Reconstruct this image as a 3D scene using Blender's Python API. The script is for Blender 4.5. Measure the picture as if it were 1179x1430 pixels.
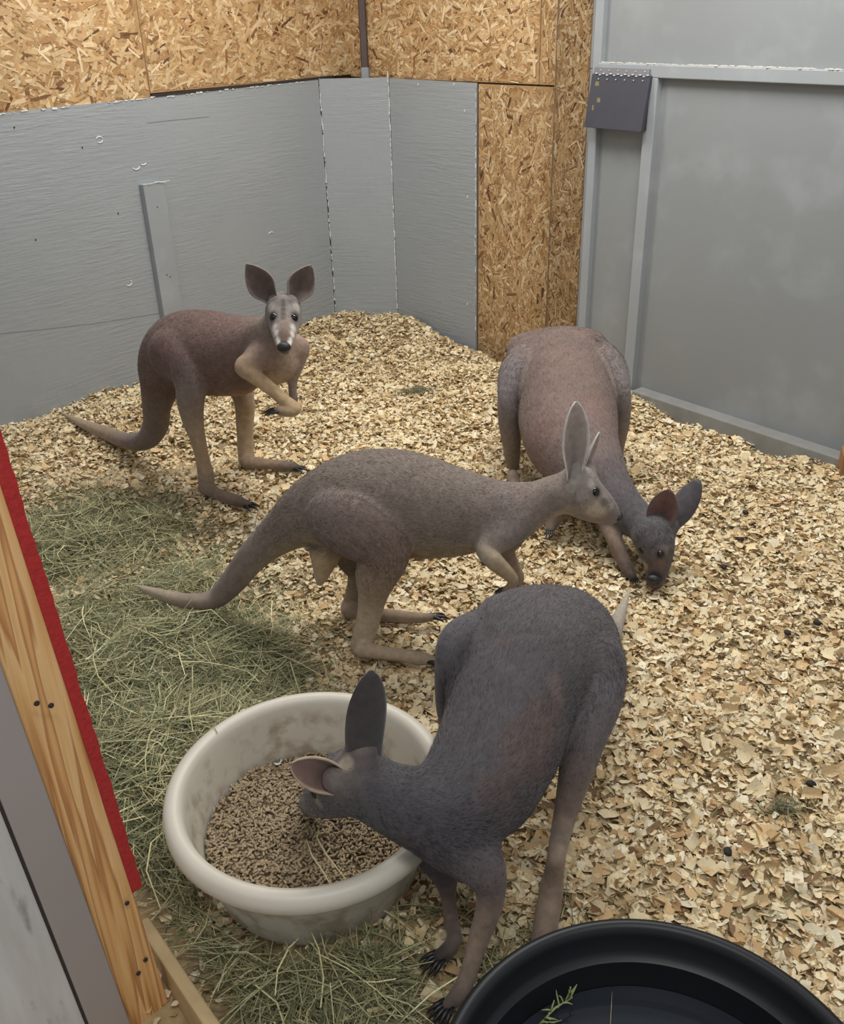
import bpy, math, random
import numpy as np
from mathutils import Matrix, Vector
for o in list(bpy.data.objects): bpy.data.objects.remove(o)
SC = bpy.context.scene
COL = SC.collection
rng = np.random.default_rng(7)
random.seed(7)

# ------------------------------------------------------------------ camera
F = 1300.; CX, CY = 589.5, 715.; H = 1.55
_d = np.array([660 - CX, 3100 - CY, F]); _d /= np.linalg.norm(_d)
_Z = -_d; _Y = np.array([0, 0, 1.]) - _Z * _Z[2]; _Y /= np.linalg.norm(_Y); _X = np.cross(_Y, _Z)
RW = np.array([_X, _Y, _Z])
CAM = np.array([0, 0, H])
cd = bpy.data.cameras.new('camera'); cam = bpy.data.objects.new('camera', cd); COL.objects.link(cam)
cd.sensor_fit = 'HORIZONTAL'; cd.sensor_width = 36; cd.lens = F / 1179 * 36; cd.clip_start = .02
m = np.eye(4); m[:3, 0] = RW[:, 0]; m[:3, 1] = -RW[:, 1]; m[:3, 2] = -RW[:, 2]; m[:3, 3] = CAM
cam.matrix_world = Matrix(m.tolist())
SC.camera = cam

# ------------------------------------------------------------------ light
w = bpy.data.worlds.new('barn_air'); SC.world = w; w.use_nodes = True
w.node_tree.nodes['Background'].inputs[0].default_value = (.92, .95, 1.0, 1)
w.node_tree.nodes['Background'].inputs[1].default_value = .46
def area(name, loc, target, sx, sy, power, col):
    l = bpy.data.lights.new(name, 'AREA'); l.shape = 'RECTANGLE'; l.size = sx; l.size_y = sy; l.energy = power; l.color = col
    o = bpy.data.objects.new(name, l); COL.objects.link(o); o.location = loc
    o.rotation_euler = (Vector(target) - Vector(loc)).to_track_quat('-Z', 'Y').to_euler()
    return o
area('ceiling_tube_light', (.60, 2.9, 2.5), (.60, 2.9, 0), 1.25, .30, 43, (1, .975, .93))
area('ceiling_tube_light_rear', (-.60, 3.9, 2.5), (-.60, 3.9, 0), 1.25, .30, 27, (1, .975, .93))
area('ceiling_tube_light_near', (.20, .05, 2.75), (.20, .05, 0), 1.25, .30, 24, (1, .975, .93))
SC.view_settings.view_transform = 'Standard'; SC.view_settings.look = 'None'
SC.view_settings.gamma = 1; SC.view_settings.use_curve_mapping = False
SC.view_settings.exposure = 0.0

# ------------------------------------------------------------------ measuring helpers: photo line of sight -> place in the pen
def ray(px, py):
    v = np.array([px - CX, py - CY, F]); return RW @ (v / np.linalg.norm(v))
def on_z(px, py, z=0.):
    r = ray(px, py); return CAM + r * ((z - H) / r[2])
def on_y(px, py, y):
    r = ray(px, py); return CAM + r * (y / r[1])
def on_plane(px, py, p, n):
    r = ray(px, py); return CAM + r * ((np.asarray(p) - CAM).dot(n) / r.dot(n))
def depth(p): return float((np.asarray(p) - CAM) @ RW[:, 2])
def lin(c):
    c = np.asarray(c, float) / 255.
    return np.where(c <= .04045, c / 12.92, ((c + .055) / 1.055) ** 2.4)
def nrm(v): v = np.asarray(v, float); return v / np.linalg.norm(v)

# ------------------------------------------------------------------ objects
def link(name, me, mat=None, parent=None, label=None, cat=None, group=None, kind=None):
    o = bpy.data.objects.new(name, me); COL.objects.link(o)
    if mat is not None and me is not None and not me.materials: me.materials.append(mat)
    if parent is not None: o.parent = parent
    if label: o['label'] = label
    if cat: o['category'] = cat
    if group: o['group'] = group
    if kind: o['kind'] = kind
    return o
def mesh(name, v, f, smooth=False, col=None, uv=None):
    me = bpy.data.meshes.new(name); v = np.asarray(v, float)
    if isinstance(f, np.ndarray) and f.ndim == 2:
        n, k = f.shape
        me.vertices.add(len(v)); me.vertices.foreach_set('co', v.astype(np.float32).ravel())
        me.loops.add(n * k); me.loops.foreach_set('vertex_index', f.astype(np.int32).ravel())
        me.polygons.add(n); me.polygons.foreach_set('loop_start', np.arange(0, n * k, k, dtype=np.int32))
        me.update(calc_edges=True); me.validate()
    else:
        me.from_pydata([tuple(x) for x in v], [], [tuple(int(i) for i in x) for x in f]); me.update()
    if smooth: me.polygons.foreach_set('use_smooth', np.ones(len(me.polygons), bool))
    if col is not None:
        a = me.color_attributes.new('Col', 'FLOAT_COLOR', 'POINT')
        c = np.ones((len(v), 4), np.float32); c[:, :3] = col; a.data.foreach_set('color', c.ravel())
    if uv is not None:
        l = me.uv_layers.new(name='UVMap'); li = np.empty(len(me.loops), np.int32); me.loops.foreach_get('vertex_index', li)
        l.data.foreach_set('uv', np.asarray(uv, np.float32)[li].ravel())
    return me
def join(parts):
    V, Fc, n = [], [], 0
    for v, f in parts:
        V.append(np.asarray(v, float)); Fc += [tuple(i + n for i in q) for q in f]; n += len(v)
    return np.vstack(V), Fc
BOXF = [(0, 3, 2, 1), (4, 5, 6, 7), (0, 1, 5, 4), (1, 2, 6, 5), (2, 3, 7, 6), (3, 0, 4, 7)]
def prism(poly, back):                       # flat polygon (any number of corners) with real thickness
    poly = np.asarray(poly, float); n = len(poly); v = np.vstack([poly, poly + np.asarray(back, float)])
    f = [tuple(range(n)), tuple(range(2 * n - 1, n - 1, -1))] + [(i, i + n, (i + 1) % n + n, (i + 1) % n) for i in range(n)]
    return v, f
def bevel(o, w=.004, s=2):
    b = o.modifiers.new('bevel', 'BEVEL'); b.width = w; b.segments = s; b.limit_method = 'ANGLE'; return o
def lathe(prof, n=96):
    v, f = [], []
    for i in range(n):
        a = 2 * math.pi * i / n
        for r, z in prof: v.append((r * math.cos(a), r * math.sin(a), z))
    k = len(prof)
    for i in range(n):
        j = (i + 1) % n
        for q in range(k - 1): f.append((i * k + q, j * k + q, j * k + q + 1, i * k + q + 1))
    return v, f
def tube(pts, rad, n=6):
    pts = np.asarray(pts, float); v, f = [], []
    for i, p in enumerate(pts):
        t = nrm(pts[min(i + 1, len(pts) - 1)] - pts[max(i - 1, 0)]); a = np.cross(t, (0, 0, 1.))
        if np.linalg.norm(a) < .05: a = np.cross(t, (1., 0, 0))
        a = nrm(a); b = np.cross(t, a); r = rad[i] if hasattr(rad, '__len__') else rad
        for k in range(n):
            an = 2 * math.pi * k / n; v.append(p + r * (math.cos(an) * a + math.sin(an) * b))
    for i in range(len(pts) - 1):
        for k in range(n): f.append((i * n + k, i * n + (k + 1) % n, (i + 1) * n + (k + 1) % n, (i + 1) * n + k))
    f.append(tuple(range(n - 1, -1, -1))); f.append(tuple(range((len(pts) - 1) * n, len(pts) * n)))
    return v, f

# ------------------------------------------------------------------ materials
def newmat(name):
    m = bpy.data.materials.new(name); m.use_nodes = True; nt = m.node_tree
    return m, nt, nt.nodes['Principled BSDF']
def N(nt, t, **kw):
    n = nt.nodes.new('ShaderNode' + t)
    for k, v in kw.items():
        if k.startswith('i_'): n.inputs[int(k[2:]) if k[2:].isdigit() else k[2:]].default_value = v
        else: setattr(n, k, v)
    return n
def ramp(nt, fac, stops):
    r = N(nt, 'ValToRGB'); e = r.color_ramp.elements
    while len(e) < len(stops): e.new(.5)
    for x, (p, c) in zip(e, stops): x.position = p; x.color = (*c, 1) if len(c) == 3 else c
    nt.links.new(fac, r.inputs[0]); return r.outputs[0]
def mix(nt, fac, a, b, mode='MIX'):
    x = N(nt, 'Mix', data_type='RGBA', blend_type=mode)
    for s, v in ((0, fac), (6, a), (7, b)):
        if hasattr(v, 'is_linked'): nt.links.new(v, x.inputs[s])
        else: x.inputs[s].default_value = v if s == 0 else (*v, 1)
    return x.outputs[2]
def noise(nt, scale, detail=4, vec=None, rough=.55, stretch=None, coord='Object', rot=None):
    tc = N(nt, 'TexCoord'); mp = N(nt, 'Mapping')
    nt.links.new(tc.outputs[coord] if vec is None else vec, mp.inputs[0])
    if stretch: mp.inputs[3].default_value = stretch
    if rot: mp.inputs[2].default_value = rot
    n = N(nt, 'TexNoise'); n.inputs['Scale'].default_value = scale; n.inputs['Detail'].default_value = detail; n.inputs['Roughness'].default_value = rough
    nt.links.new(mp.outputs[0], n.inputs['Vector']); return n.outputs['Fac']
def bump(nt, bs, h, strength=.3, dist=.01):
    b = N(nt, 'Bump'); b.inputs['Strength'].default_value = strength; b.inputs['Distance'].default_value = dist
    nt.links.new(h, b.inputs['Height']); nt.links.new(b.outputs[0], bs.inputs['Normal'])
def attr_mat(name, rough=.8, var=.25, scale=60, bmp=.0, sheen=0., stretch=None, ridges=False):
    m, nt, bs = newmat(name); a = N(nt, 'Attribute', attribute_name='Col')
    n = noise(nt, scale, 5, stretch=stretch)
    c = mix(nt, 1., a.outputs['Color'], ramp(nt, n, [(.25, (1 - var,) * 3), (.75, (1 + var,) * 3)]), 'MULTIPLY')
    if ridges:
        uv = N(nt, 'TexCoord'); g = noise(nt, 9, 3, vec=uv.outputs['UV'], stretch=(5, .35, 1))
        c = mix(nt, 1., c, ramp(nt, g, [(.3, (.83, .80, .76)), (.7, (1.1, 1.1, 1.1))]), 'MULTIPLY')
        bump(nt, bs, g, .25, .002)
    elif bmp: bump(nt, bs, n, bmp, .004)
    nt.links.new(c, bs.inputs['Base Color']); bs.inputs['Roughness'].default_value = rough
    if sheen: bs.inputs['Sheen Weight'].default_value = sheen; bs.inputs['Sheen Roughness'].default_value = .5
    bs.inputs['Specular IOR Level'].default_value = .25
    return m
def paint_mat(name, c0, c1, grain=True, rough=.5, rot=(0, 0, 0)):
    m, nt, bs = newmat(name)
    big = noise(nt, 1.6, 3)
    c = mix(nt, big, c0, c1)
    if grain:
        g = noise(nt, 6, 6, stretch=(1.3, 1.3, 14), rot=rot, rough=.65)
        g2 = ramp(nt, noise(nt, 2.6, 4), [(.35, (.05,) * 3), (.65, (1,) * 3)])
        mm = N(nt, 'Math', operation='MULTIPLY'); nt.links.new(g, mm.inputs[0]); nt.links.new(g2, mm.inputs[1])
        bump(nt, bs, mm.outputs[0], .38, .016)
        sc = noise(nt, 9, 5, stretch=(.8, .8, 9))
        c = mix(nt, ramp(nt, sc, [(.74, (0,) * 3), (.80, (.5,) * 3)]), c, tuple(min(1, x * 1.6) for x in c1))
    else:
        s = noise(nt, 3.5, 6); c = mix(nt, ramp(nt, s, [(.52, (0,) * 3), (.75, (.55,) * 3)]), c, tuple(x * 1.35 for x in c1))
        bump(nt, bs, noise(nt, 40, 3), .06, .004)
    nt.links.new(c, bs.inputs['Base Color']); bs.inputs['Roughness'].default_value = rough
    return m
def plain(name, c, rough=.6, var=.2, scale=8, bmp=.1, metal=0., spec=.5):
    m, nt, bs = newmat(name); n = noise(nt, scale, 6)
    nt.links.new(mix(nt, n, tuple(x * (1 - var) for x in c), tuple(x * (1 + var) for x in c)), bs.inputs['Base Color'])
    if bmp: bump(nt, bs, n, bmp, .006)
    bs.inputs['Roughness'].default_value = rough; bs.inputs['Metallic'].default_value = metal; bs.inputs['Specular IOR Level'].default_value = spec
    return m
GREY = paint_mat('grey_painted_plywood', lin((146, 151, 154)), lin((160, 164, 166)), True, .45)
DOORG = paint_mat('grey_painted_door', lin((131, 134, 134)), lin((143, 147, 149)), False, .42)
FRAMEG = paint_mat('grey_painted_frame', lin((146, 151, 154)), lin((156, 160, 163)), False, .45)
OSBB = plain('osb_resin_base', lin((168, 132, 90)), .8, .35, 30, .3)
OSBS = attr_mat('osb_strands', .6, .12, 30, ridges=True)
DARKTRIM = plain('dark_corner_trim', lin((86, 74, 70)), .6)
WHITE = plain('chipped_white_primer', lin((232, 232, 228)), .7, .08)
GAP = plain('dark_gap', lin((52, 44, 40)), .9)
BEDB = plain('bedding_dust', lin((168, 146, 108)), .95, .45, 45, .6)
FLAKE = attr_mat('pine_shaving', .75, .10, 200, ridges=True)
HAY = attr_mat('hay_stalk', .75, .2, 80)
PELLET = attr_mat('feed_pellet', .9, .2, 300)
FUR = attr_mat('kangaroo_fur', .85, .22, 55, .25, sheen=.15)
EYE = plain('wet_eye', (.006, .005, .004), .06, .1, 8, 0)
CLAW = plain('dark_claw', (.012, .011, .012), .4, .2, 40, .1)
NOSE = plain('dark_nose_leather', (.016, .016, .018), .42, .3, 200, .3)
BLACKP = plain('black_plastic', (.009, .010, .012), .42, .3, 6, .03, spec=.35)
FLAPM = plain('dark_hatch', lin((64, 65, 74)), .45, .25, 7, .05)
STEEL = plain('hinge_steel', lin((205, 205, 205)), .4, .1, 30, 0)
FELT = plain('red_felt', lin((172, 44, 42)), .95, .3, 120, .5)
STRIPG = plain('brown_grey_strip', lin((158, 149, 145)), .5, .08, 4, .03)

# ------------------------------------------------------------------ ground shape
_bn = np.random.default_rng(3).normal(size=(40, 4))
def bed_z(x, y):
    x = np.asarray(x, float); y = np.asarray(y, float); z = np.zeros_like(x)
    for a, b, c, d in _bn[:18]: z = z + .0045 * np.sin(a * 5 * x + b * 5 * y + c * 6)
    for a, b, c, d in _bn[18:]: z = z + .0028 * np.sin(a * 14 * x + b * 14 * y + c * 6)
    z = z - .05 * np.clip((y - 4.1) / .8, 0, 1) * np.clip((x + .05) / .4, 0, 1)
    hay = np.exp(-(((x + .62) / .42) ** 2 + ((y - 1.85) / .45) ** 2))
    return z + .035 * hay - .01

# ------------------------------------------------------------------ wall planes
L0 = np.array([-1.66, 3.95, 0]); LD = nrm([.683, .735, 0]); LN = nrm([LD[1], -LD[0], 0])          # left wall, normal into the pen
A0 = np.array([-.10, 5.20, 0]); AD = nrm([.69, -.715, 0]); AN = nrm([AD[1], -AD[0], 0])
D0 = on_z(888, 550); D1 = on_z(1175, 645); DD = nrm(D1 - D0); DN = nrm([DD[1], -DD[0], 0])
L_at = lambda px, py, off=0.: on_plane(px, py, L0 + LN * off, LN)
A_at = lambda px, py, off=0.: on_plane(px, py, A0 + AN * off, AN)
D_at = lambda px, py, off=0.: on_plane(px, py, D0 + DN * off, DN)
def up(z): return np.array([0, 0, z])

floor = link('floor', mesh('floor', *prism([(-3, -.8, -.14), (3, -.8, -.14), (3, 6.4, -.14), (-3, 6.4, -.14)][::-1], (0, 0, -.05))), plain('concrete', (.3, .29, .27)), kind='structure')
def backing(name, a, b, n, z1=2.6):
    v, f = prism([a + up(-.14), b + up(-.14), b + up(z1), a + up(z1)], -n * .05)
    return link(name, mesh(name, v, f), plain(name + '_studs', (.25, .2, .14)), kind='structure')
Lc = L0 + LD * 2.05
wall_left = backing('wall_left', L0 - LD * 2.3 - LN * .03, Lc - LN * .03, LN)
wall_back = backing('wall_back', A0 - AD * .45 - AN * .03, A0 + AD * 1.30 - AN * .03, AN)
wall_right = backing('wall_right', D0 - DD * .545 - DN * .03, D0 + DD * 2.2 - DN * .03, DN)

OSBC = [lin(c) for c in [(198, 166, 122), (184, 148, 102), (214, 188, 148), (166, 128, 86), (190, 154, 108), (206, 176, 132), (134, 96, 64), (224, 202, 164), (174, 138, 94), (104, 72, 50)]]
OSBP = np.array([.17, .15, .14, .12, .14, .12, .05, .05, .04, .02])
def osb(parent, corners, n, main, seed, count, dark=1., size=1., base=None):
    """corners: planar quad (bl, br, tr, tl); a slab with pressed strands proud of it"""
    corners = np.asarray(corners, float)
    v, f = prism(corners, -n * .012); p = link('osb_panel', mesh('osb_panel', v, f), base or OSBB, parent)
    u = nrm(corners[1] - corners[0]); u = nrm([u[0], u[1], 0]); wv = np.array([0, 0, 1.]); o = corners[0]
    P2 = np.array([[(c - o).dot(u), c[2] - o[2]] for c in corners]); g = np.random.default_rng(seed)
    lo, hi = P2.min(0), P2.max(0); V, Fc, Cc, U = [], [], [], []
    def inside(q):
        for i in range(4):
            a, b = P2[i], P2[(i + 1) % 4]; e = b - a
            if e[0] * (q[1] - a[1]) - e[1] * (q[0] - a[0]) < 0: return False
        return True
    made = 0; tries = 0
    while made < count and tries < count * 6:
        tries += 1
        c = lo + (hi - lo) * g.random(2); k = 1. if tries % 3 else .45
        Ln = g.uniform(.035, .12) * k * size; Wd = g.uniform(.008, .026) * (k ** .5) * size; a = main + g.normal(0, .7) + (g.random() < .2) * 1.2
        d = np.array([math.cos(a), math.sin(a)]); s = np.array([-d[1], d[0]])
        sk = g.uniform(-.4, .4, 4) * Wd
        q = [c - d * (Ln / 2 + sk[0]) - s * Wd / 2, c + d * (Ln / 2 + sk[1]) - s * Wd / 2 * g.uniform(.5, 1), c + d * (Ln / 2 + sk[2]) + s * Wd / 2, c - d * (Ln / 2 + sk[3]) + s * Wd / 2 * g.uniform(.5, 1)]
        if not all(inside(x) for x in q): continue
        h = .0006 + .0022 * made / count; b = len(V); t = g.normal(0, .0004, 4)
        col = OSBC[g.choice(len(OSBC), p=OSBP)] * g.uniform(.85, 1.12) * dark; off = g.random(2) * 50
        for x, tt, uu in zip(q, t, ((0, 0), (0, Ln * 30), (Wd * 30, Ln * 30), (Wd * 30, 0))):
            V.append(o + u * x[0] + wv * x[1] + n * (h + tt)); Cc.append(col); U.append((off[0] + uu[0] * .5, off[1] + uu[1] * .5))
        Fc.append((b, b + 1, b + 2, b + 3)); made += 1
    link('pressed_strands', mesh('pressed_strands', V, np.array(Fc), col=np.array(Cc), uv=np.array(U)), OSBS, p, kind='stuff')
    return p
def zz(p, z): p = np.array(p, float); p[2] = z; return p
# left wall: upper OSB and grey plywood skirt
tl = L_at(0, 155); zL = .5 * (L_at(205, 135)[2] + L_at(445, 112)[2]); sL = lambda p: (p - L0).dot(LD)
s_seam = sL(L_at(210, 135)); sc = (Lc - L0).dot(LD)
LP = lambda s, z, off=0.: L0 + LD * s + LN * off + up(z)
osb(wall_left, [LP(-2.2, zL - .02), LP(s_seam, zL - .015), LP(s_seam, 1.95), LP(-2.2, 1.95)], LN, .1, 1, 8500, size=.88)
osb(wall_left, [LP(s_seam + .003, zL + .012), LP(sc, zL + .012), LP(sc, 1.95), LP(s_seam + .003, 1.95)], LN, .15, 2, 6000, size=.8)
s445 = sL(L_at(445, 112, .012))
pl = [LP(-2.2, -.13, .014), LP(s445 - .004, -.13, .014), LP(s445 - .004, zL + .004, .014), LP(s_seam, zL - .004, .014), LP(-2.2, zL - .012, .014)]
o = link('plywood_panel', mesh('plywood_panel', *prism(pl, -LN * .012)), GREY, wall_left)
# narrow board across the corner
c0 = zz(LP(s445 + .004, 0, .014), 0); c1p = A_at(543, 110, .014); c1 = zz(c1p, 0)
cn = nrm([(c1 - c0)[1], -(c1 - c0)[0], 0])
zt = zL + .006
link('corner_board', mesh('corner_board', *prism([c0 + up(-.13), c1 + up(-.13), c1 + up(zt), c0 + up(zt)], -cn * .018)), GREY, wall_left)
# back wall
sA = lambda p: (p - A0).dot(AD); AP = lambda s, z, off=0.: A0 + AD * s + AN * off + up(z)
zA0 = A_at(560, 110, .014)[2]; zA1 = A_at(664, 116, .014)[2]; s543 = sA(c1); s665 = sA(A_at(665, 300, .014)); s775 = sA(A_at(780, 300, .0))
link('plywood_panel', mesh('plywood_panel', *prism([AP(s543 + .003, -.13, .014), AP(s665 - .002, -.13, .014), AP(s665 - .002, zA1, .014), AP(s543 + .003, zA0, .014)], -AN * .012)), GREY, wall_back)
osb(wall_back, [AP(s665 + .002, -.13), AP(s775, -.13), AP(s775, zA1 - .004), AP(s665 + .002, zA1 - .004)], AN, 1.45, 3, 4200, .88, size=.62)
sx = sA(A_at(755, 50))
osb(wall_back, [AP(-.42, zA1 + .004), AP(sx - .002, zA1 + .004), AP(sx - .002, 1.95), AP(-.42, 1.95)], AN, .1, 4, 5600, size=.75)
osb(wall_back, [AP(sx + .002, zA1 + .004), AP(s775, zA1 + .004), AP(s775, 2.5), AP(sx + .002, 2.5)], AN, 1.3, 5, 800, .95, size=.62)
# right wall: OSB jamb, then the grey framed door
sD = lambda p: (p - D0).dot(DD); DP = lambda s, z, off=0.: D0 + DD * s + DN * off + up(z)
sj0 = sD(zz(AP(s775, 0), 0)) ; s828 = sD(D_at(826, 100))
osb(wall_right, [DP(-.553, -.13), DP(s828 - .004, -.13), DP(s828 - .004, 2.5), DP(-.553, 2.5)], DN, 1.5, 6, 3600, .58, size=.62, base=plain('shaded_osb_base', lin((118, 92, 66)), .8, .35, 30, .3))  # shade of the turned jamb face is put into its strand and base colours
v, f = prism([DP(-.556, -.13, .004), DP(-.553, -.13, .004), DP(-.553, 2.5, .004), DP(-.556, 2.5, .004)], -DN * .012)
link('panel_edge', mesh('panel_edge', v, f), plain('raw_edge', lin((128, 106, 80)), .9, .3, 60, .2), wall_right)
# dark trim in the corner of the upper walls
Lcc = A_at(508, 60, .022)
v, f = tube([zz(Lcc, zL + .02), zz(Lcc, 2.5)], .019, 8); link('trim_1', mesh('trim_1', v, f), DARKTRIM, wall_left)
v, f = tube([zz(Lcc, zL - .01), zz(Lcc, zL + .05)], .024, 8); link('trim_foot', mesh('trim_foot', v, f), FRAMEG, wall_left)
# dark strip coloured as the shadow of the gap under the OSB
a = LP(s_seam, zL - .004, .016); v, f = prism([a, LP(sc - .2, zL + .006, .016), LP(sc - .2, zL + .016, .016), a + up(.012)], -LN * .012)
link('shadow_gap', mesh('shadow_gap', v, f), GAP, wall_left)
# chipped white paint along seams
def chips(name, parent, p0, p1, n, cnt, seed, wid=.006):
    g = np.random.default_rng(seed); V, Fc = [], []; d = nrm(p1 - p0); s = nrm(np.cross(d, n)); Lg = np.linalg.norm(p1 - p0)
    for i in range(cnt):
        t = g.random() * Lg; h = g.uniform(.004, .05) * g.uniform(.3, 1); wv = g.uniform(.12, 1.) ** 2 * wid; c = p0 + d * t + s * g.normal(0, .0015)
        q = [c - s * wv * g.uniform(.2, .6), c + s * wv * g.uniform(.2, .6), c + s * wv * g.uniform(.1, .5) + d * h, c - s * wv * g.uniform(.1, .5) + d * h]
        v, f = prism(np.array(q) + n * .0015, -n * .003); b = len(V); V += list(v); Fc += [tuple(k + b for k in x) for x in f]
    link(name, mesh(name, V, Fc), WHITE, parent)
chips('paint_chips', wall_left, LP(s445, .02, .016), LP(s445, zt, .016), LN, 120, 11)
chips('paint_chips', wall_back, c1 + up(.02) + AN * .004, c1 + up(zt) + AN * .004, AN, 110, 12)
chips('paint_chips', wall_back, AP(s665 - .001, 0, .016), AP(s665 - .001, zA1, .016), AN, 70, 13, .004)
chips('paint_chips', wall_left, LP(-.2, zL - .010, .016), LP(s445 - .1, zL + .001, .016), LN, 60, 14, .009)
# knots and gouges of the plywood
def arc_mark(px, py, r, a0, a1, at, n, parent, mat=WHITE, w=.0022):
    c = at(px, py, .0155); s = nrm(np.cross(n, (0, 0, 1)))
    pts = [c + s * r * math.cos(a) + up(r * .8 * math.sin(a)) for a in np.linspace(a0, a1, 9)]
    v, f = tube(pts, [w * .3] + [w] * 7 + [w * .3], 5); link('knot_mark', mesh('knot_mark', v, f, True), mat, parent)
for px, py, r, a0, a1 in ((139, 195, .016, 0, 5.6), (190, 232, .018, 3.3, 6.1), (200, 226, .016, 3.6, 5.6), (379, 328, .018, .4, 2.8), (180, 395, .016, 2.2, 5.8)):
    arc_mark(px, py, r, a0, a1, L_at, LN, wall_left)
for px, py in ((648, 155), (652, 275), (652, 425), (583, 118), (633, 118)): arc_mark(px, py, .007, 1.6, 5., A_at, AN, wall_back, w=.0016)
for px, py in ((50, 335), (165, 298), (115, 206), (20, 178)):
    c = L_at(px, py, .0145); v, f = tube([c, c + LN * .002], [.004, .003], 6); link('nail_head', mesh('nail_head', v, f), GAP, wall_left)
for q in (((0, 466), (60, 460), (130, 452), (226, 437)), ((205, 172), (240, 168), (292, 163))):
    v, f = tube([L_at(a_, c_, .0145) for a_, c_ in q], .0009, 5); link('crack', mesh('crack', v, f), plain('crack_shade', lin((112, 114, 114)), .8), wall_left)
# upright cleat on the left wall
q0 = L_at(199, 258, .045); q1 = L_at(228, 254, .045); ql = sL(q0); qr = sL(q1); qz = q0[2]
v, f = prism([LP(ql, -.1, .05), LP(qr, -.1, .05), LP(qr, qz, .05), LP(ql, qz, .05)], -LN * .036)
cl = bevel(link('upright_cleat', mesh('upright_cleat', v, f), FRAMEG, wall_left), .003)
chips('paint_chips', cl, LP(ql - .002, qz, .052), LP(qr, qz, .052), LN, 14, 15, .006)
for py, k in ((290, .5), (388, .45), (392, .6)):
    c = LP(ql + (qr - ql) * k, L_at(215, py, .05)[2], .05); v, f = tube([c, c + LN * .0015], [.003, .003], 6); link('nail_head', mesh('nail_head', v, f), GAP, cl)

# door
zr1 = D_at(1000, 93, .04)[2]; zr0 = zr1 - .045
door = link('door_1', None, kind='structure'); door.location = tuple(DP(.3, 0))
door['label'] = 'grey painted panelled door with proud stiles and dark hatch flap'
bpy.context.view_layer.update()
def dpart(name, s0, s1, z0, z1, t, mat, par=None, b=.003):
    v, f = prism([DP(s0, z0, t), DP(s1, z0, t), DP(s1, z1, t), DP(s0, z1, t)], -DN * (t - .0))
    o = link(name, mesh(name, v - np.array(door.location), f), mat, door if par is None else par); bevel(o, b); return o
sm0 = sD(D_at(898, 180, .04)); sm1 = sD(D_at(913, 180, .04)); sl0 = sD(D_at(827, 100, .035)); sl1 = sD(D_at(829, 250, .035)); RE = 1.6
dpart('panel', s828, sm0 + .01, -.1, zr0 + .02, .008, DOORG)
dpart('panel', sm0 + .012, RE, -.1, zr0 + .02, .008, DOORG)
dpart('panel', s828, RE, zr0 + .022, 2.5, .009, DOORG)
dpart('stile', sl0, sl1, -.1, 2.5, .035, FRAMEG)
dpart('stile', sm0, sm1, -.1, zr0, .04, FRAMEG)
dpart('rail', sl1 - .004, RE, zr0, zr1, .041, FRAMEG)
# dust along the rail top
g = np.random.default_rng(5); V, Fc = [], []
for i in range(220):
    s = g.uniform(sl1, .95); c = DP(s, zr1 + .001, g.uniform(.02, .041)); r = g.uniform(.003, .010)
    v, f = prism([c + DD * r, c + DN * r * .4, c - DD * r, c - DN * r * .4], up(g.uniform(.001, .004))); b = len(V); V += list(v - np.array(door.location)); Fc += [tuple(k + b for k in x) for x in f]
link('rail_dust', mesh('rail_dust', V, Fc), plain('dust', lin((205, 200, 190)), .9), door, kind='stuff')
# hatch flap
fs0 = sD(D_at(824, 130, .06)); fs1 = sD(D_at(905, 130, .06)); fz1 = D_at(865, 104, .05)[2]; fz0 = D_at(865, 182, .085)[2]
fl = [DP(fs0, fz0, .085), DP(fs1, fz0, .085), DP(fs1, fz1, .052), DP(fs0, fz1, .052)]
v, f = prism(fl, -DN * .018 ); flap = bevel(link('hatch_flap', mesh('hatch_flap', v - np.array(door.location), f), FLAPM, door), .002); flap['label'] = 'dark hatch flap hung from a piano hinge'
v, f = prism([DP(fs0 + .01, fz0 + .002, .064), DP(fs1 - .008, fz0 + .002, .064), DP(fs1 - .008, fz1, .05), DP(fs0 + .01, fz1, .05)], -DN * .045)
link('hatch_box', mesh('hatch_box', v - np.array(door.location), f), plain('hatch_box_dark', lin((62, 58, 56)), .7), door)
v, f = prism([DP(fs0 + .006, fz1, .05), DP(fs1 - .01, fz1, .05), DP(fs1 - .01, fz1 + .022, .046), DP(fs0 + .006, fz1 + .022, .046)], -DN * .006)
link('hinge_leaf', mesh('hinge_leaf', v - np.array(door.location), f), plain('dull_hinge', lin((118, 116, 120)), .5), flap)
nk = 15
for i in range(nk):
    s = fs0 + .02 + (fs1 - fs0 - .035) * i / (nk - 1); dz = -.004 if i % 2 else .001
    a = DP(s, fz1 + dz, .055); v, f = tube([a, a + DD * .008], .0024, 7)
    link('hinge_knuckle', mesh('hinge_knuckle', np.array(v) - np.array(door.location), f, True), STEEL, flap)
for i in range(6):
    s = fs0 + .04 + (fs1 - fs0 - .07) * i / 5
    for zz_, off in ((fz1 + .013, .051), (fz1 - .018, .0605)):
        a = DP(s, zz_, off - .002); v, f = tube([a, a + DN * .003], [.0024, .0016], 7); link('screw', mesh('screw', np.array(v) - np.array(door.location), f), STEEL, flap)
# yellow-green smears on the flap
SMEAR = plain('dried_smear', lin((128, 122, 84)), .8)
fn = nrm(np.cross(fl[1] - fl[0], fl[3] - fl[0]));
if fn.dot(DN) < 0: fn = -fn
for px, py, a, b in ((834, 118, .010, .014), (836, 141, .009, .014), (828, 152, .005, .017)):
    c = on_plane(px, py, fl[0] + fn * .0008, fn); v, f = prism([c + DD * a * math.cos(t) + up(b * math.sin(t)) * (1 + .2 * math.sin(3 * t)) for t in np.linspace(0, 6.28, 12)[:-1]], -fn * .0015)
    link('dried_smear', mesh('dried_smear', v - np.array(door.location), f), SMEAR, flap)
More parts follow.
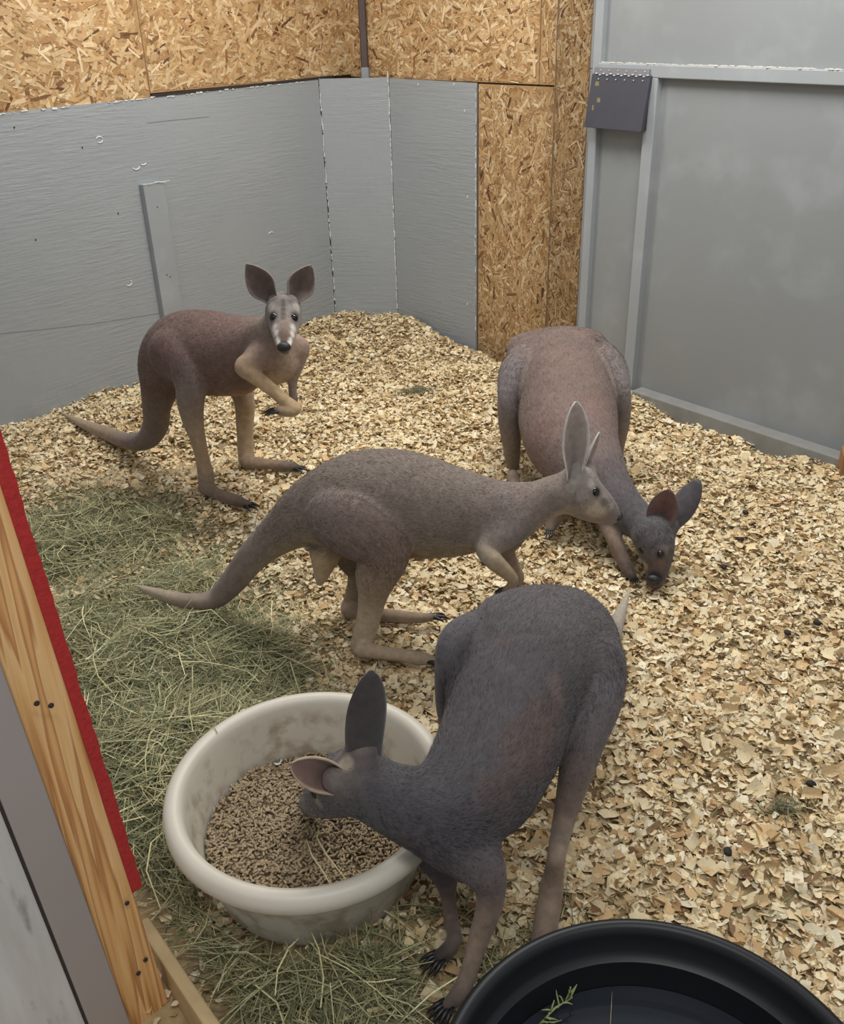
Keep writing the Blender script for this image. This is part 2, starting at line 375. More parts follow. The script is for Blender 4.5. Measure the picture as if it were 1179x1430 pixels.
# sill beam at the foot of the door
e0 = D_at(884, 556, .06); e1 = D_at(1176, 640, .06); se0 = sD(e0); zs = .045
v, f = prism([DP(se0, -.13, .075), DP(1.6, -.13, .075), DP(1.6, zs, .075), DP(se0, zs, .075)], -DN * .07)
bevel(link('sill_beam', mesh('sill_beam', v - np.array(door.location), f), plain('dusty_grey_sill', lin((132, 132, 128)), .8, .25, 14, .2), door), .005)
# wooden post at the far right edge
pp = on_z(1171, 672); v, f = prism([pp + up(-.1), pp + up(-.1) + np.array([.09, -.02, 0]), pp + up(.12) + np.array([.09, -.02, 0]), pp + up(.10)], (.03, .09, 0))
o = link('trim_2', mesh('trim_2', v, f), plain('worn_wood', lin((150, 110, 72)), .8, .3, 20, .3), kind='structure'); bevel(o, .004)

# near left: pine post with red felt edge, grey strip, white plywood
def pine_mat():
    m, nt, bs = newmat('pine_board'); tc = N(nt, 'TexCoord'); mp = N(nt, 'Mapping'); nt.links.new(tc.outputs['UV'], mp.inputs[0])
    n = N(nt, 'TexNoise'); n.inputs['Scale'].default_value = 2.; n.inputs['Detail'].default_value = 2; nt.links.new(mp.outputs[0], n.inputs['Vector']); mp.inputs[3].default_value = (1.7, .40, 1)
    wv = N(nt, 'Math', operation='MULTIPLY', i_1=6.); nt.links.new(n.outputs['Fac'], wv.inputs[0]); fr = N(nt, 'Math', operation='FRACT'); nt.links.new(wv.outputs[0], fr.inputs[0])
    c = ramp(nt, fr.outputs[0], [(0, lin((236, 194, 136))), (.55, lin((224, 172, 110))), (.85, lin((184, 126, 76))), (1., lin((232, 188, 130)))])
    fine = noise(nt, 5, 4, vec=tc.outputs['UV'], stretch=(30, .8, 1))
    c = mix(nt, 1., c, ramp(nt, fine, [(.3, (.8, .78, .75)), (.7, (1.05, 1.05, 1.05))]), 'MULTIPLY')
    nt.links.new(c, bs.inputs['Base Color']); bs.inputs['Roughness'].default_value = .65; bump(nt, bs, fine, .1, .002)
    return m
PINE = pine_mat()
bL = on_z(180, 1425); bR = on_z(232, 1388); lean = np.array([-.045, .0, 1.]) ; pw = nrm(bR - bL); pn = nrm([pw[1], -pw[0], 0])
def post(name, a, b, z0, z1, t, mat, parent=None, uv=True, kind=None, label=None):
    q = [a + lean * z0, b + lean * z0, b + lean * z1, a + lean * z1]; v, f = prism(q, -pn * t)
    wd = np.linalg.norm(b - a); U = [((x - a).dot(pw) * 10 + (x - a).dot(pn) * 10, x[2] * 1.6) for x in v]
    o = link(name, mesh(name, v, f, uv=np.array(U)), mat, parent, kind=kind, label=label); bevel(o, .003); return o
trim3 = post('trim_3', bL, bR, -.12, 2.3, .035, PINE, kind='structure', label='knotty pine board on edge of near doorway with red felt strip')
rz = .27
fa = bR - pn * .006; v, f = prism([fa + lean * rz, fa + lean * 2.3, fa + lean * 2.3 - pn * .022 + pw * .016, fa + lean * rz - pn * .022 + pw * .016][::-1], pw * -.004)
g = np.random.default_rng(2); V, Fc = [], []                          # fuzzy felt strip, frayed right edge
nz = 140
for i in range(nz + 1):
    z = rz + (2.3 - rz) * i / nz; jw = g.uniform(-.0012, .0018); c = bR + lean * z
    for w_, d_ in ((-.002, .003), (.017 + jw, .001), (.017 + jw, -.008), (-.002, -.008)): V.append(c + pw * w_ + pn * d_)
for i in range(nz):
    for k in range(4): Fc.append((i * 4 + k, i * 4 + (k + 1) % 4, i * 4 + 4 + (k + 1) % 4, i * 4 + 4 + k))
Fc += [(0, 3, 2, 1), (nz * 4, nz * 4 + 1, nz * 4 + 2, nz * 4 + 3)]
link('felt_strip', mesh('felt_strip', V, Fc), FELT, trim3)
for px, py in ((52, 983), (72, 986), (204, 1341), (194, 1360), (178, 1262)):
    c = on_plane(px, py, bL - pn * -.0005, pn); v, f = tube([c - pn * .002, c + pn * .0006], [.0045, .0035], 8); link('nail_hole', mesh('nail_hole', v, f), GAP, trim3)
gl = on_z(134, 1434); 
trim4 = post('trim_4', bL + pw * -.062 + pn * .012, bL + pw * -.0015 + pn * .012, -.12, 2.3, .02, STRIPG, kind='structure', label='smooth grey brown strip between pine board and white plywood')
def worn_white():
    m, nt, bs = newmat('worn_white_plywood'); n = noise(nt, 5, 6, stretch=(3, 3, .5)); n2 = noise(nt, 14, 5, stretch=(2, 2, .6))
    c = ramp(nt, n, [(.3, lin((150, 142, 138))), (.5, lin((186, 182, 178))), (.72, lin((204, 202, 200)))])
    c = mix(nt, ramp(nt, n2, [(.6, (0,) * 3), (.72, (.6,) * 3)]), c, lin((122, 110, 104)))
    nt.links.new(c, bs.inputs['Base Color']); bs.inputs['Roughness'].default_value = .6; bump(nt, bs, n2, .15, .004); return m
ga = bL + pw * -.066 + pn * .010
wall_near = post('wall_near', ga - pw * .9, ga, -.12, 2.3, .02, worn_white(), kind='structure', label='worn white painted plywood beside the near doorway')
v, f = prism([ga + lean * -.1, ga + lean * 2.3, ga + lean * 2.3 + pw * .004, ga + lean * -.1 + pw * .004][::-1], -pn * .02)
link('dark_joint', mesh('dark_joint', v, f), GAP, wall_near)
# low timber lying along the doorway
t0 = on_z(207, 1279, .06); t1 = on_z(309, 1430, .06); td = nrm(t1 - t0); tn = nrm([-td[1], td[0], 0])
if tn[0] < 0: tn = -tn
t1 = t0 + td * .62
v, f = prism([t0, t1, t1 - tn * .024, t0 - tn * .024][::-1], up(-.17)); 
TIMB = plain('pale_timber', lin((190, 166, 124)), .75, .25, 18, .15)
bevel(link('baseboard_near', mesh('baseboard_near', v, f), TIMB, kind='structure', label='low pale timber kickboard running along the near doorway'), .004)

# ------------------------------------------------------------------ bedding
gx = np.linspace(-2.6, 2.6, 150); gy = np.linspace(.2, 5.7, 160); X, Yy = np.meshgrid(gx, gy)
V = np.c_[X.ravel(), Yy.ravel(), bed_z(X, Yy).ravel() - .012]
def in_pen(x, y, m=.02):
    p = np.c_[x, y]
    return ((p - L0[:2]) @ LN[:2] > m) & ((p - A0[:2]) @ AN[:2] > m) & ((p - D0[:2]) @ DN[:2] > m + .06)
ii = np.arange(len(gx) * len(gy)).reshape(len(gy), len(gx))
Q = np.stack([ii[:-1, :-1], ii[:-1, 1:], ii[1:, 1:], ii[1:, :-1]], -1).reshape(-1, 4)
ctr = V[Q].mean(1); Q = Q[in_pen(ctr[:, 0], ctr[:, 1], -.05)]
bed = link('bedding', mesh('bedding', V, Q, True), BEDB, label='deep bed of pale pine shavings covering the pen floor', cat='bedding')
BOWL = np.array([-.238, 1.352, 0.]); TUB = np.array([.300, .690, 0.])
FC = [lin(c) for c in [(238, 222, 184), (230, 210, 168), (243, 233, 204), (220, 194, 150), (206, 175, 130), (182, 148, 106), (236, 220, 186), (148, 118, 88)]]
FP = np.array([.23, .21, .16, .16, .09, .04, .09, .02])
def flakes(x, y, z, g, big, slim=1.):
    n = len(x); L = g.uniform(.008, .027, n) * big; W = L * g.uniform(.28, .95, n) * slim; curl = g.normal(0, 1, n) * .9; nu, nv = 4, 2
    az = g.uniform(0, 2 * math.pi, n); tx = g.normal(0, .36, n); ty = g.normal(0, .36, n)
    u = np.linspace(-.5, .5, nu); vv = np.linspace(-.5, .5, nv); th = u[None, :] * curl[:, None] * 1.6
    k = np.where(np.abs(curl) < .05, .05, curl) * 1.6
    bx = np.sin(th) / k[:, None] * L[:, None]; bz = -(np.cos(th) - 1) / k[:, None] * L[:, None] * np.sign(k)[:, None] * np.sign(curl)[:, None]
    P = np.zeros((n, nu, nv, 3)); wj = 1 - .35 * g.random((n, nu, 1)); wj[:, 1:3] = 1 - .12 * g.random((n, 2, 1))
    P[..., 0] = bx[:, :, None] + g.normal(0, .06, (n, nu, nv)) * L[:, None, None]; P[..., 1] = vv[None, None, :] * W[:, None, None] * wj * (1 - .5 * g.random((n, 1, 1)) * (np.arange(nu) == 0)[None, :, None]) + W[:, None, None] * g.normal(0, .10, (n, nu, nv)); P[..., 2] = bz[:, :, None]
    def rot(P, ang, i, j):
        c, s = np.cos(ang)[:, None, None], np.sin(ang)[:, None, None]; a, b = P[..., i].copy(), P[..., j].copy(); P[..., i] = c * a - s * b; P[..., j] = s * a + c * b
    rot(P, tx, 1, 2); rot(P, ty, 0, 2); rot(P, az, 0, 1)
    P += np.stack([x, y, z], -1)[:, None, None, :]
    V = P.reshape(-1, 3); base = np.arange(n)[:, None] * nu * nv; f = np.array([[i * nv, i * nv + 1, (i + 1) * nv + 1, (i + 1) * nv] for i in range(nu - 1)])
    Q = (base[:, None, :] + f[None]).reshape(-1, 4)
    col = np.array(FC)[g.choice(len(FC), n, p=FP)] * g.uniform(.82, 1.08, (n, 1)); C = np.repeat(col, nu * nv, 0)
    uvb = g.random((n, 1, 1, 2)) * 40; UV = np.zeros((n, nu, nv, 2)); UV[..., 0] = u[None, :, None] * L[:, None, None] * 60; UV[..., 1] = vv[None, None, :] * W[:, None, None] * 60; UV = (UV + uvb).reshape(-1, 2)
    return V, Q, C, UV
def hay_mask(x, y):
    x = np.asarray(x); y = np.asarray(y)
    w = np.zeros_like(x)
    for cx_, cy_, rx, ry in ((-.78, 2.05, .34, .55), (-.62, 1.6, .36, .45), (-.54, 2.0, .22, .26), (-.55, 1.25, .24, .38), (-.46, 1.05, .16, .2), (-.25, 1.08, .42, .16), (-1.15, 2.75, .34, .3), (-.12, .98, .22, .16)):
        w = np.maximum(w, np.exp(-(((x - cx_) / rx) ** 2 + ((y - cy_) / ry) ** 2) ** 1.5))
    patchy = .5 + .5 * np.sin(11 * x + 2.1 * np.sin(9 * y + 1)) * np.sin(12 * y + 1.7 * np.sin(8 * x))
    return w * (1 - .28 * patchy * (w < .8)) 
g = np.random.default_rng(21)
n = 175000
fx = g.uniform(-2.1, 2.0, n); fy = .55 + 4.9 * g.random(n) ** 1.15
# keep what lies within the pen, thin it where hay covers it, leave out the vessels
keep = in_pen(fx, fy, .0) & (np.hypot(fx - BOWL[0], fy - BOWL[1]) > .19) & (np.hypot(fx - TUB[0], fy - TUB[1]) > .27)
keep &= (fx > -.62 * fy - .25) & (fx < .50 * fy + .30)
keep &= g.random(n) > .93 * hay_mask(fx, fy)
keep &= ((np.c_[fx, fy] - bR[:2]) @ pn[:2] * 0 + fx) > -.62 - .0 * fy - (fy > 1.1) * 3
fx, fy = fx[keep], fy[keep]; n = len(fx)
V, Q, C, UV = flakes(fx, fy, bed_z(fx, fy) + g.uniform(-.008, .009, n), g, np.where(g.random(n) < .18, g.uniform(1.3, 1.9, n), 1.))
sn = 70000; sx_ = g.uniform(-2.0, 1.9, sn); sy_ = .6 + 4.6 * g.random(sn); ks = in_pen(sx_, sy_) & (np.hypot(sx_ - BOWL[0], sy_ - BOWL[1]) > .22) & (np.hypot(sx_ - TUB[0], sy_ - TUB[1]) > .29) & (sx_ > -.62 * sy_ - .2) & (sx_ < .5 * sy_ + .3) & (g.random(sn) > .9 * hay_mask(sx_, sy_))
sx_, sy_ = sx_[ks], sy_[ks]; V2, Q2, C2, U2 = flakes(sx_, sy_, bed_z(sx_, sy_) + g.uniform(.0, .011, len(sx_)), g, .62, .32)
Q = np.vstack([Q, Q2 + len(V)]); V = np.vstack([V, V2]); C = np.vstack([C, C2]); UV = np.vstack([UV, U2])
link('loose_shavings', mesh('loose_shavings', V, Q, col=C, uv=UV), FLAKE, bed, kind='stuff')
print('flakes', n)
# the nearest 300 shavings as pieces of their own
protos = []
for i in range(14):
    gg = np.random.default_rng(100 + i); V, Q, C, UV = flakes(np.zeros(1), np.zeros(1), np.zeros(1), gg, np.array([1.9]))
    protos.append(mesh('shaving', V, Q, col=C, uv=UV)); protos[-1].materials.append(FLAKE)
cnt = 0
while cnt < 300:
    px, py = g.uniform(570, 1179), g.uniform(930, 1400); p = on_z(px, py)
    if np.hypot(*(p - TUB)[:2]) < .36 or np.hypot(*(p - BOWL)[:2]) < .30: continue
    o = link('shaving', protos[int(g.integers(14))], None, bed); o.location = (p[0], p[1], float(bed_z(p[0], p[1])) + .009); o.rotation_euler = (g.normal(0, .15), g.normal(0, .15), g.uniform(0, 6.28)); s = g.uniform(.7, 1.15); o.scale = (s, s, s); cnt += 1

# ------------------------------------------------------------------ hay
HC = [lin(c) for c in [(158, 158, 122), (136, 138, 102), (180, 174, 132), (112, 116, 86), (202, 192, 148), (150, 142, 104), (94, 100, 74), (218, 206, 164)]]
HP = np.array([.2, .18, .15, .14, .09, .12, .08, .04])
def stalks(x, y, z, g, lmin=.04, lmax=.17, wmin=.0012, wmax=.0028, tilt=.16, az=None):
    n = len(x); L = g.uniform(lmin, lmax, n); W = g.uniform(wmin, wmax, n); az = g.uniform(0, 6.283, n) if az is None else az; el = g.normal(.0, tilt, n)
    d = np.stack([np.cos(az) * np.cos(el), np.sin(az) * np.cos(el), np.sin(el)], -1); s = np.stack([-np.sin(az), np.cos(az), g.normal(0, .5, n)], -1); s /= np.linalg.norm(s, axis=1)[:, None]
    bend = g.normal(0, .22, (n, 1)) * s + np.c_[np.zeros((n, 2)), g.normal(0, .10, n)]
    t = np.linspace(-.5, .5, 4); P = np.zeros((n, 4, 2, 3)); c = np.stack([x, y, z], -1)
    for i, tt in enumerate(t):
        p = c + d * (L * tt)[:, None] + bend * (L * (tt * tt - .12))[:, None] * 2; w = W * (1 - .6 * max(0, tt))
        P[:, i, 0] = p - s * w[:, None] / 2; P[:, i, 1] = p + s * w[:, None] / 2
    V = P.reshape(-1, 3); f = np.array([[0, 1, 3, 2], [2, 3, 5, 4], [4, 5, 7, 6]]); Q = (np.arange(n)[:, None, None] * 8 + f[None]).reshape(-1, 4)
    col = np.array(HC)[g.choice(len(HC), n, p=HP)] * g.uniform(.7, 1.1, (n, 1)); return V, Q, np.repeat(col, 8, 0)
g = np.random.default_rng(31)
n = 82000; hx = g.uniform(-1.6, .3, n); hy = g.uniform(.75, 3.1, n); hm = hay_mask(hx, hy)
k = (g.random(n) < hm ** 1.2) & (np.hypot(hx - BOWL[0], hy - BOWL[1]) > .25) & (np.hypot(hx - TUB[0], hy - TUB[1]) > .36) & in_pen(hx, hy)
k &= (hx > -.62 * hy + .12) | (hy > 2.2); k &= ((np.c_[hx, hy] - t0[:2]) @ tn[:2] > .05) | (hy > 1.35)
k &= (np.hypot(hx - .035, hy - 1.04) > .07) & (np.hypot(hx - .01, hy - 1.12) > .07)   # trodden aside by the feeding animal's hands
hx, hy = hx[k], hy[k]; n = len(hx); print('hay', n)
lift = (.5 + .5 * np.sin(17 * hx + 2 * np.sin(13 * hy)) * np.cos(15 * hy + 1.3 * np.sin(11 * hx)))
flow = 2.2 * np.sin(5 * hx + 1.1) + 1.9 * np.sin(4.3 * hy + 2 * hx) + g.normal(0, .65, n)
V, Q, C = stalks(hx, hy, bed_z(hx, hy) + g.random(n) * .045 * lift * hay_mask(hx, hy) + .002, g, .04, .20, .0011, .0028, .17, np.where(g.random(n) < .7, flow, g.uniform(0, 6.28, n)))
topn = 1500; tk = g.choice(n, topn); V2, Q2, C2 = stalks(hx[tk] + g.normal(0, .02, topn), hy[tk] + g.normal(0, .02, topn), bed_z(hx[tk], hy[tk]) + .045 * lift[tk] * hay_mask(hx[tk], hy[tk]) + .008, g, .08, .24, .0014, .003, .12)
Q = np.vstack([Q, Q2 + len(V)]); V = np.vstack([V, V2]); C = np.vstack([C, np.clip(C2 * 1.35, 0, .8)])
hayo = link('hay_pile', mesh('hay_pile', V, Q, col=C), HAY, label='spread pile of green hay beside the cream feed bowl', cat='hay', kind='stuff')
# stray hay among the shavings
n = 5600; hx = g.uniform(-1.8, 1.6, n); hy = g.uniform(.9, 4.9, n)
patch = np.zeros(n)
for cx_, cy_, r, a in ((-.95, 3.0, .5, 1.), (.9, 3.1, .5, .6), (.85, 1.55, .35, .8), (-.1, 2.0, .35, .8), (.5, 1.2, .4, .5), (-.1, 4.2, .6, .5), (.45, 2.5, .4, .5)): patch = np.maximum(patch, a * np.exp(-((hx - cx_) ** 2 + (hy - cy_) ** 2) / r ** 2))
k = in_pen(hx, hy) & (g.random(n) < .16 + .6 * patch) & (np.hypot(hx - BOWL[0], hy - BOWL[1]) > .3) & (np.hypot(hx - TUB[0], hy - TUB[1]) > .36) & (hx > -.55 * hy); hx, hy = hx[k], hy[k]; n = len(hx)
V, Q, C = stalks(hx, hy, bed_z(hx, hy) + .011, g, .03, .11, .001, .0022, .10)
link('stray_hay', mesh('stray_hay', V, Q, col=C), HAY, label='loose hay stalks strewn thinly across the shavings', cat='hay', kind='stuff')
def clump(px, py, r, n, label, h=.02):
    c = on_z(px, py); x = c[0] + g.normal(0, r, n); y = c[1] + g.normal(0, r * .6, n)
    V, Q, C = stalks(x, y, bed_z(x, y) + .008 + g.random(n) * h * np.exp(-((x - c[0]) ** 2 + (y - c[1]) ** 2) / r ** 2), g, .02, .07, .001, .0024, .3)
    link('hay_clump', mesh('hay_clump', V, Q, col=C * .55), HAY, label=label, cat='hay', kind='stuff')
clump(581, 548, .05, 260, 'small dark green hay clump lying between the two rear kangaroos')
clump(1092, 1137, .022, 130, 'small dark green hay clump on shavings above the black tub')
DROP = plain('dark_dropping', (.02, .018, .016), .7, .3, 60, .3)
for i, (px, py) in enumerate([(1042, 712), (1036, 747), (1011, 790), (1102, 873), (1143, 863), (1131, 1102), (1017, 1189)]):
    p = on_z(px, py, .012); v = []; gg = np.random.default_rng(i)
    vv, ff = lathe([(.0005, -.008), (.007, -.006), (.010, 0), (.007, .006), (.0005, .008)], 9); vv = np.array(vv) * [1.25, .9, .9] * (1 + gg.normal(0, .06, (len(vv), 1)))
    o = link('dropping', mesh('dropping', vv, ff, True), DROP, label=['dark dropping on shavings, farthest from the black tub', 'dark dropping right of the grazing head, second farthest from the tub', 'dark dropping just right of the grazing muzzle', 'dark dropping left of the one nearest the right frame edge at mid height', 'dark dropping at mid height nearest the right frame edge', 'dark dropping just above the small hay clump by the tub', 'dark dropping nearest the rim of the black tub'][i], cat='dropping', group='droppings on the shavings'); o.location = (p[0], p[1], float(bed_z(p[0], p[1])) + .014); o.rotation_euler = (0, 0, gg.uniform(0, 6))

# ------------------------------------------------------------------ feed bowl
def bowl_mat():
    m, nt, bs = newmat('cream_plastic'); a = noise(nt, 7, 6, stretch=(1, 1, 2.2)); b = noise(nt, 26, 5)
    mm = N(nt, 'Math', operation='MULTIPLY'); nt.links.new(a, mm.inputs[0]); nt.links.new(b, mm.inputs[1])
    tc = N(nt, 'TexCoord'); sp = N(nt, 'SeparateXYZ'); nt.links.new(tc.outputs['Object'], sp.inputs[0])
    c = mix(nt, a, lin((196, 189, 173)), lin((212, 206, 192)))
    dirt = mix(nt, ramp(nt, mm.outputs[0], [(.22, (0,) * 3), (.36, (.7,) * 3)]), c, lin((146, 128, 106)))
    low = N(nt, 'MapRange'); nt.links.new(sp.outputs[2], low.inputs[0]); low.inputs[1].default_value = .205; low.inputs[2].default_value = .17
    c2 = mix(nt, low.outputs[0], c, dirt)
    nt.links.new(c2, bs.inputs['Base Color']); bs.inputs['Roughness'].default_value = .42; return m
bowl = link('feed_bowl', None, label='round cream plastic bowl holding brown feed pellets', cat='bowl'); bowl.location = tuple(BOWL)
RB = .281; zt_ = .222
prof = [(.0001, .0), (.185, .0), (.205, .006), (.212, .02), (.222, .08), (.236, .135), (.246, .160), (.262, .172), (.276, .180), (.2815, .190), (.2815, .204), (.277, .215), (.268, .221), (.257, .222), (.248, .217), (.243, .206), (.238, .185), (.222, .11), (.210, .055), (.195, .022), (.17, .014), (.0001, .014)]
v, f = lathe(prof, 128); link('bowl_shell', mesh('bowl_shell', v, f, True), bowl_mat(), bowl)
g = np.random.default_rng(41); n = 7500; r = .222 * np.sqrt(g.random(n)); a = g.uniform(0, 6.283, n); x = r * np.cos(a); y = r * np.sin(a)
feed_z = lambda x, y: .088 + .02 * (x * -.6 + y * .5) / .2 + .008 * np.sin(9 * x + 2) * np.cos(11 * y)
z = feed_z(x, y) + g.uniform(-.010, .004, n); ok = np.hypot(x, y) < .205 + (z - .055) * .16; x, y, z = x[ok], y[ok], z[ok]; n = len(x)
Lp = g.uniform(.004, .0072, n); R0 = g.uniform(.0021, .0027, n); az = g.uniform(0, 6.283, n); el = g.normal(0, .3, n)
d = np.stack([np.cos(az) * np.cos(el), np.sin(az) * np.cos(el), np.sin(el)], -1); s = np.stack([-np.sin(az), np.cos(az), 0 * az], -1); t = np.cross(d, s); c = np.stack([x, y, z], -1)
P = np.zeros((n, 4, 6, 3))
for i, (tt, rr) in enumerate(((-1, .6), (-.8, 1), (.8, 1), (1, .6))):
    for k in range(6):
        an = k * math.pi / 3; P[:, i, k] = c + d * (Lp * tt)[:, None] + (s * math.cos(an) + t * math.sin(an)) * (R0 * rr)[:, None]
f = np.array([[i * 6 + k, i * 6 + (k + 1) % 6, i * 6 + 6 + (k + 1) % 6, i * 6 + 6 + k] for i in range(3) for k in range(6)]); Q = (np.arange(n)[:, None, None] * 24 + f[None]).reshape(-1, 4)
col = lin((168, 150, 122)) * g.uniform(.75, 1.15, (n, 1)) * np.where(g.random((n, 1)) < .12, .75, 1)
feed = link('feed_pellets', mesh('feed_pellets', P.reshape(-1, 3), Q, col=np.repeat(col, 24, 0)), PELLET, label='brown feed pellets heaped in the cream bowl', cat='feed', kind='stuff'); feed.location = tuple(BOWL)
rr_, aa_ = np.meshgrid(np.linspace(.001, .212, 12), np.linspace(0, 6.2832, 40)); xx = rr_ * np.cos(aa_); yy = rr_ * np.sin(aa_)
ii = np.arange(480).reshape(40, 12); Q = np.stack([ii[:-1, :-1], ii[1:, :-1], ii[1:, 1:], ii[:-1, 1:]], -1).reshape(-1, 4)
link('feed_dust', mesh('feed_dust', np.c_[xx.ravel(), yy.ravel(), feed_z(xx, yy).ravel() - .007], Q, True), plain('feed_dust', lin((96, 82, 62)), .95, .3, 200, .3), feed)
def straw(pts, label, rad=.0016, col=(214, 204, 160), name='straw'):
    v, f = tube(pts, [rad * .6] + [rad] * (len(pts) - 2) + [rad * .5], 5)
    return link(name, mesh(name, v, f, True), STRAW if col is None else plain('straw', lin(col), .7), label=label, cat='straw')
fz = .134
straw([on_z(447, 1148, fz), on_z(443, 1170, fz), on_z(455, 1192, fz), on_z(486, 1232, fz)], 'long bent straw on the pellets, right one of the pair')
straw([on_z(428, 1172, fz), on_z(436, 1195, fz), on_z(450, 1215, fz), on_z(462, 1236, fz)], 'short pale straw on the pellets, left one of the pair')
straw([on_z(295, 1009, .226), on_z(303, 1022, .224), on_z(307, 1040, .19), on_z(312, 1058, .16), on_z(310, 1075, .13)], 'thin stalk hanging over the far left bowl rim', .0009, (150, 140, 96))
ch = flakes(np.zeros(1), np.zeros(1), np.zeros(1), np.random.default_rng(4), np.array([1.])); o = link('wood_chip', mesh('wood_chip', ch[0], ch[1], col=np.ones(3) * .75, uv=ch[3]), FLAKE, label='single pale wood chip lying on the feed pellets', cat='wood chip'); o.location = tuple(on_z(389, 1067, .112))

# ------------------------------------------------------------------ black tub
tub = link('water_tub', None, label='large round black plastic tub of water at the bottom right', cat='tub'); tub.location = tuple(TUB)
prof = [(.0001, 0), (.255, 0), (.268, .006), (.292, .20), (.296, .214), (.312, .218), (.319, .224), (.319, .236), (.314, .243), (.305, .245), (.297, .240), (.293, .228), (.287, .200), (.281, .194), (.274, .190), (.256, .060), (.245, .050), (.22, .046), (.0001, .046)]
v, f = lathe(prof, 144); link('tub_shell', mesh('tub_shell', v, f, True), BLACKP, tub).modifiers.new('es', 'EDGE_SPLIT').split_angle = math.radians(50)
wn = 72; v = [(.2655 * math.cos(2 * math.pi * i / wn), .2655 * math.sin(2 * math.pi * i / wn), 0) for i in range(wn)]
wm, nt, bs = newmat('dark_water'); bs.inputs['Base Color'].default_value = (.020, .024, .032, 1); bs.inputs['Roughness'].default_value = .07; bs.inputs['IOR'].default_value = 1.33; bump(nt, bs, noise(nt, 7, 2), .02, .01)
wo = link('water', mesh('water', *prism(np.array(v), (0, 0, -.004))), wm, label='still dark water filling the black tub', cat='water'); wo.location = tuple(TUB + up(.142))
g = np.random.default_rng(51); pts = []
def sprig(base, tip, n, label):
    parts = [tube([base, base * .5 + tip * .5 + np.array([0, 0, .01]), tip], [.0016, .0014, .0008], 5)]; d = nrm(tip - base)
    for i in range(n):
        t = (i + .5) / n; p = base * (1 - t) + tip * t + np.array([0, 0, .01]) * 4 * t * (1 - t); q = nrm(d + g.normal(0, .8, 3)) * g.uniform(.012, .035)
        parts.append(tube([p, p + q * .6, p + q + g.normal(0, .003, 3)], [.001, .0016, .0006], 4))
    v, f = join(parts); link('hay_sprig', mesh('hay_sprig', v, f, True), plain('green_sprig', lin((150, 160, 104)), .7), label=label, cat='hay sprig')
sprig(on_z(752, 1432, .146), on_z(800, 1393, .165), 16, 'leafy green hay sprig floating in the black tub')
straw([on_z(855, 1385, .144), on_z(854, 1405, .144), on_z(852, 1440, .144)], 'thin single straw floating on the dark tub water', .0009, (150, 150, 110))

# ------------------------------------------------------------------ kangaroos
def spline(P, R, C, B, step):
    """Catmull-Rom through joints; returns dense points, radii, colours"""
    P = np.asarray(P, float); n = len(P); out = []
    E0 = np.vstack([2 * P[0] - P[1], P, 2 * P[-1] - P[-2]]); RR = np.r_[R[0], R, R[-1]]
    for i in range(n - 1):
        m_ = max(1, int(np.ceil(np.linalg.norm(P[i + 1] - P[i]) / step)))
        for j in range(m_):
            t = j / m_; p0, p1, p2, p3 = E0[i:i + 4]; r0, r1, r2, r3 = RR[i:i + 4]
            h = lambda a, b, c, d: .5 * (2 * b + (c - a) * t + (2 * a - 5 * b + 4 * c - d) * t * t + (3 * b - a - 3 * c + d) * t ** 3)
            out.append((h(p0, p1, p2, p3), max(.002, h(r0, r1, r2, r3)), C[i] * (1 - t) + C[i + 1] * t, B[i] * (1 - t) + B[i + 1] * t))
    out.append((P[-1], R[-1], C[-1], B[-1]))
    return [np.array([o_[k] for o_ in out]) for k in range(4)]
def surface_net(D, org, h):
    """smooth quad surface of a distance field"""
    S = D < 0; nx, ny, nz = D.shape
    cnt = np.zeros((nx - 1, ny - 1, nz - 1), np.float32); acc = np.zeros((nx - 1, ny - 1, nz - 1, 3), np.float32)
    cs = [(i, j, k) for i in (0, 1) for j in (0, 1) for k in (0, 1)]
    sl = lambda A, c: A[c[0]:nx - 1 + c[0], c[1]:ny - 1 + c[1], c[2]:nz - 1 + c[2]]
    any_ = np.zeros(cnt.shape, np.int8)
    for c in cs: any_ += sl(S, c)
    act = (any_ > 0) & (any_ < 8); idx = np.argwhere(act)
    val = {c: sl(D, c)[act] for c in cs}; pos = np.zeros((len(idx), 3)); num = np.zeros(len(idx))
    for a in cs:
        for ax in range(3):
            if a[ax]: continue
            b = list(a); b[ax] = 1; b = tuple(b); va, vb = val[a], val[b]; x = (va < 0) != (vb < 0)
            t = np.where(x, va / np.where(x, va - vb, 1), 0); q = np.tile(np.array(a, float), (len(idx), 1)); q[:, ax] = t; pos[x] += q[x]; num[x] += 1
    V = org + h * (idx + pos / num[:, None]); vid = -np.ones(act.shape, np.int64); vid[act] = np.arange(len(idx)); faces = []
    for ax in range(3):
        s0 = [slice(None)] * 3; s1 = [slice(None)] * 3; s0[ax] = slice(0, -1); s1[ax] = slice(1, None); ch = S[tuple(s0)] != S[tuple(s1)]
        e = np.argwhere(ch); u, w_ = (ax + 1) % 3, (ax + 2) % 3; ok = (e[:, u] > 0) & (e[:, w_] > 0) & (e[:, u] < D.shape[u] - 1) & (e[:, w_] < D.shape[w_] - 1); e = e[ok]
        du = np.eye(3, dtype=int)[u]; dw = np.eye(3, dtype=int)[w_]
        q = np.stack([vid[tuple((e - du - dw).T)], vid[tuple((e - dw).T)], vid[tuple(e.T)], vid[tuple((e - du).T)]], 1)
        fl_ = ~S[tuple(e.T)]; q[fl_] = q[fl_][:, ::-1]; faces.append(q)
    return V, np.vstack(faces)
FURCOUNT = 150000
def on_bed(px, py, h):
    p = on_z(px, py, h)
    for _ in range(3): p = on_z(px, py, h + max(0., float(bed_z(p[0], p[1]))))
    return p
